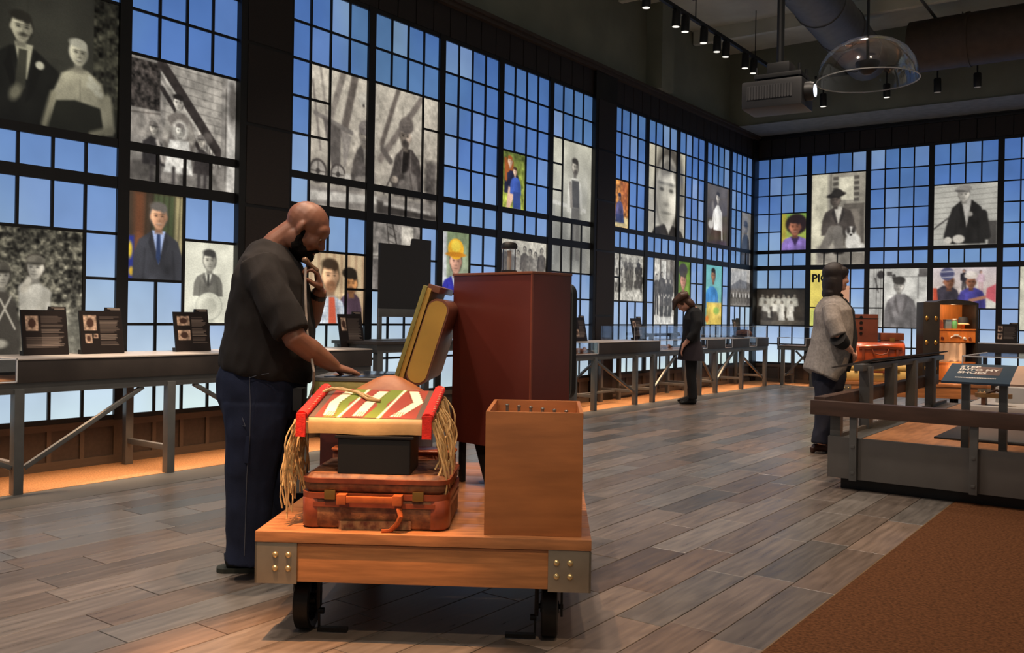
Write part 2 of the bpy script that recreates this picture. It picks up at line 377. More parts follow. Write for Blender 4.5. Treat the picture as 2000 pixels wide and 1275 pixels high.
# every photograph: panels are (bay, zone, first col, last col, first row, last row, split into single cells?)
PHOTO = {
 'couple': [('A', 'U', 1, 4, 3, 5)],
 'boys': [('A', 'L', 1, 3, 2, 4)],
 'stairs': [('B', 'U', 1, 4, 4, 5), ('B', 'S', 1, 4, 1, 1, 1)],
 'official': [('B', 'L', 1, 2, 1, 2)],
 'idcard': [('B', 'L', 3, 4, 2, 3)],
 'turbans': [('C', 'U', 2, 2, 3, 5, 1), ('C', 'U', 3, 4, 3, 5), ('C', 'S', 2, 4, 1, 1, 1), ('D', 'U', 1, 3, 3, 5), ('D', 'U', 4, 4, 3, 3), ('D', 'U', 4, 4, 4, 5), ('D', 'S', 1, 4, 1, 1, 1)],
 'twomen': [('C', 'L', 2, 3, 2, 3), ('C', 'L', 4, 4, 2, 3, 1)],
 'ladder': [('D', 'L', 1, 3, 1, 2)],
 'hardhat': [('E', 'L', 1, 2, 1, 2)],
 'mother': [('F', 'U', 1, 2, 4, 5)],
 'rowmen': [('F', 'L', 1, 4, 1, 2)],
 'vest': [('G', 'U', 1, 1, 3, 5, 1), ('G', 'U', 2, 4, 3, 5), ('G', 'S', 1, 4, 1, 1, 1), ('G', 'L', 1, 4, 1, 1, 1)],
 'autumn': [('H', 'U', 1, 2, 4, 5)],
 'bigface': [('I', 'U', 1, 4, 2, 2, 1), ('I', 'U', 1, 1, 3, 5, 1), ('I', 'U', 2, 4, 3, 5), ('J', 'U', 1, 1, 2, 5, 1)],
 'seatedlady': [('K', 'U', 1, 4, 3, 5)],
 'darkcoat': [('L', 'U', 3, 4, 4, 5), ('L', 'S', 3, 4, 1, 1, 1)],
 'crowd': [('H', 'L', 1, 1, 1, 2, 1), ('H', 'L', 2, 4, 1, 2)],
 'family': [('I', 'L', 2, 4, 1, 3)],
 'girl': [('J', 'L', 1, 2, 1, 2)],
 'greyone': [('J', 'L', 3, 4, 3, 3)],
 'sunflower': [('K', 'L', 1, 3, 1, 3)],
 'school': [('L', 'L', 1, 4, 1, 2)],
 'purple': [('M', 'U', 3, 4, 4, 5)],
 'whitegroup': [('M', 'L', 1, 4, 2, 3)],
 'hatdog': [('N', 'U', 1, 4, 2, 5), ('N', 'S', 1, 4, 1, 1, 1)],
 'poster': [('N', 'L', 1, 2, 1, 2), ('N', 'L', 1, 2, 3, 3)],
 'machine': [('O', 'L', 1, 1, 1, 3, 1), ('O', 'L', 2, 4, 1, 3)],
 'cap': [('P', 'U', 1, 4, 3, 5)],
 'knit': [('P', 'L', 1, 4, 1, 2)],
 'pale': [('Q', 'L', 2, 4, 1, 3)],
}
OCC = {}
pid = 0
for nm, pans in PHOTO.items():
    for p in pans:
        b, z, c0, c1, r0, r1 = p[:6]; pid += 1
        for c in range(c0, c1 + 1):
            for r in range(r0, r1 + 1):
                if len(p) > 6: pid += 1
                OCC[(b, z, c, r)] = pid
wall_left = build(wbox(MB(), 1, -1.0, 16.85, -0.25, -0.035, 0, 4.6), 'wall_left', M_FRAME, kind='structure', smooth=False)
wall_far = build(wbox(MB(), 2, -6.525, 3.0, -0.25, -0.035, 0, 4.6), 'wall_far', M_FRAME, kind='structure', smooth=False)
ub_pane = unit_box(PANE, 'pane'); ub_bar = unit_box(M_FRAME, 'glazing_bar'); ub_frame = unit_box(M_FRAME, 'frame_member'); ub_board = unit_box(M_BOARD, 'header_board')
ub_wp = unit_box(M_WAINS, 'wainscot_panel'); ub_wr = unit_box(M_WAINS2, 'wainscot_stile')
def wplace(me, name, parent, wall, h0, h1, o0, o1, z0, z1):
    c = W3(wall, (h0 + h1) / 2, (o0 + o1) / 2, (z0 + z1) / 2)
    d = (o1 - o0, h1 - h0, z1 - z0) if wall == 1 else (h1 - h0, o1 - o0, z1 - z0)
    return place(me, name, parent, c, d)
BT = 0.011   # half width of a glazing bar
for wi, bn in enumerate(N1 + N2):
    wall, (h0, h1) = BAY[bn]
    w = thing('window_%d' % (wi + 1), None, None, W3(wall, (h0 + h1) / 2, -0.02, 0.37), kind='structure')
    for zone in 'USL':
        nr = NR[zone]
        for r in range(1, nr + 1):
            for c in range(1, 5):
                if (bn, zone, c, r) not in OCC:
                    a, b, z0, z1 = cell(bn, zone, c, r)
                    wplace(ub_pane, 'pane', w, wall, a, b, -0.02, -0.012, z0, z1)
        def runs(flags):
            out = []; s = None
            for i, f in enumerate(flags + [False]):
                if f and s is None: s = i
                if not f and s is not None: out.append((s, i)); s = None
            return out
        for c in range(1, 4):       # vertical bars
            fl = [OCC.get((bn, zone, c, r), 0) != OCC.get((bn, zone, c + 1, r), 0) or OCC.get((bn, zone, c, r), 0) == 0 for r in range(1, nr + 1)]
            for s, e in runs(fl):
                x = cell(bn, zone, c, 1)[1]; zt = cell(bn, zone, c, s + 1)[3]; zb = cell(bn, zone, c, e)[2]
                wplace(ub_bar, 'glazing_bar', w, wall, x - BT, x + BT, -0.014, 0.004, zb, zt)
        for r in range(1, nr):      # horizontal bars
            fl = [OCC.get((bn, zone, c, r), 0) != OCC.get((bn, zone, c, r + 1), 0) or OCC.get((bn, zone, c, r), 0) == 0 for c in range(1, 5)]
            for s, e in runs(fl):
                zz = cell(bn, zone, 1, r)[2]; a = cell(bn, zone, s + 1, 1)[0]; b = cell(bn, zone, e, 1)[1]
                wplace(ub_bar, 'glazing_bar', w, wall, a, b, -0.014, 0.003, zz - BT, zz + BT)
def frame_wall(wall, root, groups, end0, end1):
    for gi, bs in enumerate(groups):
        g0, g1 = bs[0][0], bs[-1][1]
        for a, b in zip(bs[:-1], bs[1:]):
            wplace(ub_frame, 'mullion', root, wall, a[1], b[0], -0.03, 0.015, 0.33, 4.22)
        for z0, z1 in ((2.088, 2.178), (2.398, 2.465), (4.175, 4.22), (0.335, 0.37)):
            wplace(ub_frame, 'transom', root, wall, g0, g1, -0.03, 0.010, z0, z1)
        # header boards above, wainscot below
        n = max(1, round((g1 - g0) / 0.27)); q = (g1 - g0) / n
        for i in range(n):
            wplace(ub_board, 'header_board', root, wall, g0 + i * q + .006, g0 + (i + 1) * q - .006, -0.03, 0.006, 4.225, 4.55)
        wplace(ub_wr, 'wainscot_rail', root, wall, g0, g1, -0.03, 0.012, 0.285, 0.334)
        wplace(ub_wr, 'wainscot_rail', root, wall, g0, g1, -0.03, 0.016, 0.0, 0.065)
        for bi, (a, b) in enumerate(bs):
            q = (b - a) / 4
            for c in range(4):
                wplace(ub_wp, 'wainscot_panel', root, wall, a + c * q, a + (c + 1) * q, -0.03, -0.004, 0.065, 0.285)
                if c: wplace(ub_wr, 'wainscot_stile', root, wall, a + c * q - .016, a + c * q + .016, -0.03, 0.010, 0.065, 0.285)
            e = bs[bi + 1][0] if bi + 1 < len(bs) else b
            if e > b: wplace(ub_wr, 'wainscot_stile', root, wall, b, e, -0.03, 0.012, 0.065, 0.285)
    edges = [end0] + [v for bs in groups for v in (bs[0][0], bs[-1][1])] + [end1]
    for a, b in zip(edges[0::2], edges[1::2]):
        if b - a > 0.02:
            mb = MB(); wbox(mb, wall, a, b, -0.03, 0.05, 0, 4.55)
            build(mb, 'pilaster', M_FRAME, root, world=True, bevel=0.006)
            if b - a > 0.3:
                z = 0.1
                for zt in (0.33, 1.2, 2.1, 2.8, 3.5, 4.2):
                    wplace(ub_board, 'pilaster_panel', root, wall, a + .07, b - .03, 0.05, 0.056, z, zt - 0.03); z = zt
frame_wall(1, wall_left, [B1[:4], B1[4:9], B1[9:]], -1.0, 16.65)
frame_wall(2, wall_far, [B2], -6.525, 3.0)
# cornice caps
M_CORN = mat('brown_cornice', (58, 46, 36), 0.5, var=0.15)
build(wbox(wbox(MB(), 1, -1.0, 16.6, -0.2, 0.07, 4.55, 4.6), 1, -1.0, 16.6, -0.2, 0.10, 4.6, 4.64), 'trim_1', M_CORN, kind='structure', bevel=0.006)
build(wbox(wbox(MB(), 2, -6.42, 3.0, -0.2, 0.05, 4.55, 4.6), 2, -6.42, 3.0, -0.2, 0.06, 4.6, 4.62), 'trim_2', M_FRAME, kind='structure', bevel=0.006)

# ------------------------------------------------------------------ painter for the printed photographs
class Img:
    """small painted print; u runs 0..1 left to right, v 0..1 top to bottom"""
    def __init__(s, nx, ny, asp):
        s.nx, s.ny, s.asp = nx, ny, asp
        u = np.linspace(0, 1, nx + 1); v = np.linspace(0, 1, ny + 1)
        s.u, s.v = np.meshgrid(u, v); s.x = s.u * asp; s.a = np.zeros((ny + 1, nx + 1, 3)); s.px = 0.6 / ny
        s.rng = np.random.RandomState(nx * 7 + ny)
    def mix(s, m, col): s.a = s.a * (1 - m[..., None]) + np.array(col, float) * m[..., None]; return s
    def fill(s, c): s.a[:] = c; return s
    def vgrad(s, c0, c1, v0=0, v1=1):
        t = np.clip((s.v - v0) / (v1 - v0), 0, 1)[..., None]; s.a = np.array(c0, float) * (1 - t) + np.array(c1, float) * t; return s
    def _al(s, d, soft): return np.clip(0.5 - d / max(soft, s.px * 1.4), 0, 1)
    def ell(s, u, v, ru, rv, col, soft=0.01, ang=0, al=1.0):
        """ru, rv in units of the print's height"""
        dx, dy = s.x - u * s.asp, s.v - v; c, q = math.cos(R(ang)), math.sin(R(ang))
        X, Y = dx * c + dy * q, -dx * q + dy * c
        k = np.sqrt((X / ru) ** 2 + (Y / rv) ** 2); d = (k - 1) * min(ru, rv)
        return s.mix(s._al(d, soft) * al, col)
    def poly(s, pts, col, soft=0.008, al=1.0):
        P = [(p[0] * s.asp, p[1]) for p in pts]; d = np.full(s.x.shape, 1e9); sg = np.ones(s.x.shape); n = len(P)
        j = n - 1
        for i in range(n):
            ex, ey = P[j][0] - P[i][0], P[j][1] - P[i][1]; wx, wy = s.x - P[i][0], s.v - P[i][1]
            t = np.clip((wx * ex + wy * ey) / (ex * ex + ey * ey + 1e-12), 0, 1); bx, by = wx - ex * t, wy - ey * t
            d = np.minimum(d, bx * bx + by * by)
            c1 = s.v >= P[i][1]; c2 = s.v < P[j][1]; c3 = ex * wy > ey * wx
            sg = np.where((c1 & c2 & c3) | (~c1 & ~c2 & ~c3), -sg, sg); j = i
        return s.mix(s._al(sg * np.sqrt(d), soft) * al, col)
    def line(s, p, q, w, col, soft=0.006, al=1.0):
        px_, py_, qx, qy = p[0] * s.asp, p[1], q[0] * s.asp, q[1]; ex, ey = qx - px_, qy - py_
        t = np.clip(((s.x - px_) * ex + (s.v - py_) * ey) / (ex * ex + ey * ey + 1e-12), 0, 1)
        d = np.hypot(s.x - px_ - ex * t, s.v - py_ - ey * t) - w / 2
        return s.mix(s._al(d, soft) * al, col)
    def rect(s, u0, u1, v0, v1, col, soft=0.006, al=1.0): return s.poly([(u0, v0), (u1, v0), (u1, v1), (u0, v1)], col, soft, al)
    def vn(s, sc):
        n = max(2, int(sc)); g = s.rng.rand(n + 2, int(n * max(s.asp, 0.3)) + 3); gy = s.v * n; gx = s.u * (g.shape[1] - 2)
        iy, ix = np.minimum(gy.astype(int), n), np.minimum(gx.astype(int), g.shape[1] - 2); fy, fx = gy - iy, gx - ix
        fy = fy * fy * (3 - 2 * fy); fx = fx * fx * (3 - 2 * fx)
        return (g[iy, ix] * (1 - fx) + g[iy, ix + 1] * fx) * (1 - fy) + (g[iy + 1, ix] * (1 - fx) + g[iy + 1, ix + 1] * fx) * fy
    def tex(s, sc, amp, u0=0, u1=1, v0=0, v1=1):
        k = 1 + (s.vn(sc) + 0.6 * s.vn(sc * 2.3) - 0.8) * amp; m = ((s.u >= u0) & (s.u <= u1) & (s.v >= v0) & (s.v <= v1))[..., None]
        s.a = np.where(m, np.clip(s.a * k[..., None], 0, 255), s.a); return s
    def shade(s, m, gx, gy, k):
        """turns a flat shape into a rounded one: light from the upper left of the pictured room"""
        f = 1 + k * np.clip(-.75 * gx - .45 * gy, -1, 1); s.a = np.where(m[..., None] > 0, s.a * (1 + (f - 1) * m)[..., None], s.a); return s
    def face(s, u, v, r, skin, hair=None, turn=0.0, beard=None, dark=0.55, cap=None, smile=False, bald=False):
        """a head of half height r (print heights); turn -1..1 moves the features sideways"""
        S = np.array(skin, float); k = r / s.asp; f = lambda t: u + t * k
        sh = S * dark; gx = (s.u - u) / k / .8; gy = (s.v - v) / r
        if hair is not None and not bald:
            s.ell(u, v - .10 * r, .80 * r, 1.02 * r, hair, r * .22)
        s.rect(f(-.34), f(.34), v + .5 * r, v + 1.35 * r, S * .66, r * .2)
        for sd in (-1, 1):
            if turn * sd < .5: s.ell(f(.70 * sd), v + .06 * r, .10 * r, .20 * r, S * .75, r * .1)
        s.ell(u, v - .05 * r, .70 * r, .90 * r, S, r * .14); s.ell(f(turn * .1), v + .35 * r, .52 * r, .66 * r, S, r * .14)
        m = np.clip(1.15 - np.sqrt(gx ** 2 + gy ** 2), 0, 1) * 2; s.shade(np.clip(m, 0, 1), gx * (1.2 if turn >= 0 else -1.2), gy, .42)
        t = turn * .26
        if hair is not None and not bald:
            s.ell(f(-.12), v - .80 * r, .66 * r, .36 * r, hair, r * .2); s.ell(f(.4), v - .66 * r, .3 * r, .36 * r, hair, r * .2)
        for sd in (-1, 1):
            s.ell(f(t + .28 * sd), v - .08 * r, .19 * r, .13 * r, sh, r * .2, al=.55)
            s.ell(f(t + .28 * sd), v - .22 * r, .18 * r, .035 * r, sh * .5, r * .08, 0, .8)
            s.ell(f(t + .28 * sd), v - .05 * r, .10 * r, .040 * r, sh * .25, r * .07, 0, .9)
        s.poly([(f(t * 1.2 + .02), v - .15 * r), (f(t * 1.3 + .14), v + .32 * r), (f(t * 1.2), v + .36 * r)], sh, r * .14, .45)
        s.ell(f(t * 1.25), v + .345 * r, .13 * r, .045 * r, sh * .7, r * .1, 0, .7)
        if beard is not None:
            s.ell(f(t * .6), v + .66 * r, .46 * r, .36 * r, beard, r * .25, 0, .9); s.ell(f(t), v + .46 * r, .24 * r, .06 * r, beard, r * .1)
        if smile: s.ell(f(t), v + .585 * r, .21 * r, .05 * r, S * .5 + np.array((110, 105, 100)), r * .07, 0, .85)
        s.ell(f(t), v + (.63 if smile else .58) * r, .20 * r, .03 * r, sh * .6, r * .07, 0, .8)
        s.ell(f(t), v + .75 * r, .16 * r, .05 * r, sh, r * .14, 0, .35)
        if cap is not None:
            C = np.array(cap, float); s.ell(u, v - .66 * r, .76 * r, .46 * r, C, r * .12); s.ell(f(.3), v - .6 * r, .36 * r, .36 * r, C * .65, r * .3, 0, .6); s.ell(f(turn * .3), v - .40 * r, .78 * r, .10 * r, C * .5, r * .12)
        return s
    def bust(s, u, v, w, h, col, neck=None, lapel=None, tie=None, shirt=None):
        """shoulders: u,v neck base, w half width (print heights), h height"""
        k = w / s.asp; f = lambda t: u + t * k
        s.poly([(f(-.28), v - .02 * h), (f(.28), v - .02 * h), (f(.8), v + .16 * h), (f(1.0), v + .45 * h), (f(1.05), v + h), (f(-1.05), v + h), (f(-1.0), v + .45 * h), (f(-.8), v + .16 * h)], col, w * .06)
        for t in (-.55, .6): s.line((f(t), v + .35 * h), (f(t * 1.15), v + h), w * .05, np.array(col, float) * .6, w * .12, .6)
        m = np.clip(1.05 - np.abs(s.u - u) / k, 0, 1) * (s.v > v + .02 * h); n = s.vn(9) - .5
        s.shade(np.clip(m * 1.4, 0, 1), (s.u - u) / k + n * 1.6, s.vn(5) * 1.4 - .7, .34)
        if shirt is not None: s.poly([(f(-.27), v - .03 * h), (f(.27), v - .03 * h), (f(.02), v + .62 * h)], shirt, w * .04)
        if tie is not None: s.poly([(f(-.07), v + .03 * h), (f(.07), v + .03 * h), (f(.1), v + .5 * h), (f(0), v + .62 * h), (f(-.1), v + .5 * h)], tie, w * .03)
        if lapel is not None:
            s.poly([(f(-.3), v), (f(-.05), v + .6 * h), (f(-.2), v + .5 * h), (f(-.42), v + .2 * h)], lapel, w * .03); s.poly([(f(.3), v), (f(.05), v + .6 * h), (f(.2), v + .5 * h), (f(.42), v + .2 * h)], lapel, w * .03)
        return s
    def figure(s, u, v, h, top, low, skin, hair, skirt=False, rot=0):
        """small standing figure: u centre, v top of head, h height"""
        k = 1 / s.asp; r = h * .068; rr = s.rng.uniform(-.012, .012)
        if skirt: s.poly([(u - .1 * h * k, v + .5 * h), (u + .1 * h * k, v + .5 * h), (u + .17 * h * k, v + h), (u - .17 * h * k, v + h)], low, h * .02)
        else:
            for sd in (-1, 1): s.line((u + sd * .05 * h * k, v + .5 * h), (u + sd * .065 * h * k, v + .98 * h), h * .085, low, h * .02)
        s.poly([(u - .06 * h * k, v + .14 * h), (u + .06 * h * k, v + .14 * h), (u + .14 * h * k, v + .22 * h), (u + .11 * h * k, v + .54 * h), (u - .11 * h * k, v + .54 * h), (u - .14 * h * k, v + .22 * h)], top, h * .02)
        for sd in (-1, 1): s.line((u + sd * .13 * h * k, v + .22 * h), (u + sd * (.15 + rr) * h * k, v + .5 * h), h * .06, np.array(top, float) * .85, h * .015)
        s.ell(u, v + .06 * h, r * 1.02, r * 1.15, hair, h * .01); s.ell(u + rr * k, v + .075 * h, r * .8, r * .95, skin, h * .012)
        s.ell(u + rr * k, v + .07 * h, r * .5, r * .18, np.array(skin, float) * .55, h * .02, al=.7)
        return s
    def gray(s, tint=(1.0, .97, .92), k=1.0):
        g = s.a.mean(2, keepdims=True) * k; s.a = g * np.array(tint); return s
    def vig(s, k=.35):
        d = ((s.u - .5) ** 2 + (s.v - .5) ** 2) * 2; s.a = s.a * (1 - k * d)[..., None]; return s
def _fin(s):
    a = np.clip(s.a, 0, 255); a = a * .84 + a.mean(2, keepdims=True) * .16
    for _ in range(1):
        p = np.pad(a, ((1, 1), (1, 1), (0, 0)), 'edge'); a = (p[:-2, 1:-1] + p[2:, 1:-1] + p[1:-1, :-2] + p[1:-1, 2:] + 4 * p[1:-1, 1:-1]) / 8
    a = a * (1 + (s.vn(7) - .5) * .16 + (s.rng.rand(*s.u.shape) - .5) * .10)[..., None]; s.a = np.clip(a, 0, 255)
Img.finish = _fin
ART = {}
def art(f): ART[f.__name__[2:]] = f; return f
W_, K_ = (225, 220, 208), (28, 26, 24)
@art
def a_couple(i):
    i.vgrad((62, 60, 50), (44, 43, 34)); i.rect(.30, .32, 0, 1, (52, 50, 41), .02, .6); i.rect(.80, 1, 0, .8, (56, 54, 42), .02); i.tex(22, 1.5, .80, 1, 0, .78); i.line((.9, 0), (.9, .75), .012, (34, 33, 26), .02, .7)
    i.bust(.28, .50, .30, .62, (24, 24, 20), lapel=(18, 18, 15)); i.poly([(.22, .46), (.35, .46), (.31, .70), (.27, .70)], (170, 163, 132), .012); i.poly([(.25, .50), (.31, .50), (.30, .76), (.25, .82), (.22, .80)], (58, 56, 44), .012); i.ell(.23, .80, .035, .06, (120, 114, 90), .03, 25)
    i.face(.265, .355, .098, (172, 164, 134), (40, 37, 30), .3, dark=.35); i.ell(.28, .40, .03, .009, (54, 50, 40), .012); i.ell(.40, .585, .030, .028, (186, 180, 152), .014)
    i.poly([(.47, 1), (.50, .74), (.56, .60), (.66, .545), (.76, .55), (.87, .62), (.93, .80), (.97, .98), (.86, 1), (.86, .82), (.52, .82)], (168, 160, 130), .02); i.tex(10, .2, .48, .97, .55, .85); i.line((.70, .62), (.705, .80), .006, (110, 104, 84), .01, .7)
    i.poly([(.52, .80), (.66, .775), (.86, .80), (.90, 1), (.46, 1)], (34, 34, 26), .018); i.line((.92, .72), (.95, .94), .060, (164, 156, 126), .03); i.line((.95, .94), (.80, 1.0), .05, (150, 142, 114), .03); i.line((.50, .76), (.44, .98), .045, (150, 142, 112), .03)
    i.face(.685, .435, .088, (184, 176, 146), (178, 172, 148), .25, dark=.5, smile=True); i.ell(.69, .56, .06, .02, (104, 98, 80), .02, 0, .6)
    for a, b in ((.78, .60), (.81, .63), (.84, .65), (.80, .66), (.83, .69), (.86, .70), (.77, .645)): i.ell(a, b, .020, .022, (196, 190, 162), .02)
    i.vig(.5)
@art
def a_boys(i):
    i.vgrad((70, 66, 54), (112, 106, 90)); i.tex(30, 1.4, 0, 1, 0, .62); i.tex(46, .7, 0, 1, 0, .7); i.rect(.5, 1, .58, 1, (136, 130, 112), .12, .7); i.tex(26, .4, 0, 1, .55, 1)
    i.poly([(.08, .46), (.22, .42), (.34, .52), (.40, .72), (.38, 1), (0, 1), (0, .55)], (66, 60, 52), .02); i.face(.205, .345, .078, (176, 166, 146), (54, 48, 42), .5, cap=(84, 78, 66)); i.line((.30, .48), (.14, .72), .012, (180, 170, 150)); i.line((.20, .50), (.34, .70), .012, (176, 166, 146)); i.ell(.2, .80, .05, .03, (170, 160, 140), .02)
    i.poly([(.40, .54), (.46, .40), (.56, .38), (.66, .43), (.68, .58), (.62, .68), (.62, .76), (.44, .76), (.42, .64)], (192, 184, 166), .018); i.line((.42, .60), (.41, .42), .06, (186, 178, 160), .02); i.line((.41, .43), (.47, .36), .05, (180, 170, 150), .02); i.line((.64, .46), (.54, .62), .06, (178, 170, 152), .02)
    i.face(.525, .28, .078, (190, 180, 160), (74, 66, 56), -.5, cap=(118, 110, 94)); i.poly([(.43, .74), (.63, .74), (.66, 1), (.56, 1), (.54, .84), (.50, 1), (.42, 1)], (128, 118, 102), .016); i.tex(14, .3, .36, .7, .36, 1)
@art
def a_stairs(i):
    i.fill((128, 121, 112)); i.rect(.32, .90, .0, .64, (158, 150, 138))
    for k in range(10): i.line((.3, .02 + k * .065), (.93, .06 + k * .065), .005, (104, 98, 90), .008)
    i.rect(0, .27, .03, .42, (54, 48, 44)); i.tex(34, 1.3, 0, .27, .03, .42); i.rect(0, .27, .42, .64, (134, 126, 116), .02); i.line((0, .46), (.27, .44), .012, (96, 88, 80))
    i.line((.28, .02), (.94, .80), .085, (52, 45, 42), .012); i.line((.28, .10), (.90, .84), .020, (190, 182, 168), .01); i.line((.28, .22), (.80, .86), .040, (46, 40, 38), .012); i.line((.28, .17), (.86, .86), .012, (170, 162, 150), .01)
    for k in range(9): i.line((.66 + k * .028, .52 + k * .035), (.66 + k * .028, .62 + k * .035), .006, (60, 54, 50))
    i.rect(.855, .915, .0, 1, (132, 125, 116), .01); i.rect(.915, 1, 0, 1, (196, 189, 178), .02); i.line((.90, .1), (.90, .9), .008, (70, 64, 58)); i.ell(.97, .22, .05, .2, (90, 84, 78), .04); i.rect(0, .86, .80, 1, (120, 113, 105), .05); i.poly([(.0, .86), (.2, .8), (.3, 1), (0, 1)], (86, 80, 74), .03); i.tex(18, .35)
    i.poly([(.31, .62), (.34, .44), (.42, .385), (.50, .40), (.57, .47), (.60, .64), (.58, .82), (.32, .82)], (104, 96, 88), .018); i.poly([(.33, .46), (.28, .60), (.34, .66), (.38, .52)], (150, 142, 130), .02); i.poly([(.54, .46), (.61, .60), (.56, .66), (.51, .52)], (144, 136, 124), .02)
    i.face(.435, .315, .062, (206, 196, 180), (34, 30, 28), .1); i.ell(.435, .265, .045, .02, (34, 30, 28), .015)
    i.ell(.455, .545, .075, .085, (196, 188, 174), .03); i.face(.455, .545, .055, (214, 206, 190), (120, 112, 104), 0); i.poly([(.36, .63), (.54, .62), (.58, .90), (.31, .90)], (214, 208, 196), .02)
    i.poly([(.12, .68), (.20, .62), (.29, .68), (.32, .86), (.12, .86)], (44, 40, 40), .015); i.face(.215, .565, .05, (186, 176, 160), (84, 76, 70), .2, cap=(112, 104, 96)); i.line((.25, .66), (.30, .82), .03, (170, 160, 148), .02)
    i.poly([(.60, .72), (.66, .66), (.74, .70), (.77, .88), (.58, .88)], (56, 50, 48), .015); i.face(.66, .60, .046, (180, 170, 154), (80, 72, 66), -.2, cap=(120, 112, 104)); i.ell(.72, .56, .05, .05, (110, 102, 94), .02, 0, .5)
    for u in (.2, .27, .4, .5, .64, .70): i.line((u, .86), (u, .985), .03, (64, 58, 56), .02)
    i.tex(24, .3, .1, .8, .4, 1)
@art
def a_official(i):
    i.fill((70, 54, 40)); i.rect(.12, .3, 0, .8, (120, 68, 40), .08); i.rect(.46, .86, 0, .7, (74, 84, 52), .05); i.rect(.84, 1, 0, 1, (176, 160, 110), .06)
    for k in range(7): i.line((.34 + k * .1, 0), (.3 + k * .1, .7), .012, (46, 40, 26), .03, .7)
    i.rect(0, .12, .5, 1, (40, 50, 140), .03); i.ell(.05, .66, .03, .09, (230, 190, 40), .02); i.ell(.08, .9, .03, .05, (230, 180, 40), .02)
    i.bust(.55, .44, .31, .6, (62, 62, 68), shirt=(170, 190, 236), tie=(44, 60, 100), lapel=(50, 50, 56)); i.face(.55, .26, .145, (226, 160, 116), (104, 96, 88), .1, dark=.7, smile=True)
@art
def a_idcard(i):
    i.fill((226, 222, 198)); i.bust(.5, .38, .2, .28, (120, 116, 104), shirt=(214, 210, 190), tie=(70, 68, 62), lapel=(96, 92, 84)); i.face(.52, .23, .12, (190, 184, 164), (62, 60, 56), .1, dark=.6)
    i.ell(.52, .78, .19, .17, (150, 148, 132), .006); i.ell(.52, .78, .184, .164, (222, 218, 194), .006); i.ell(.52, .78, .11, .1, (200, 196, 174), .03)
    i.tex(8, .05)
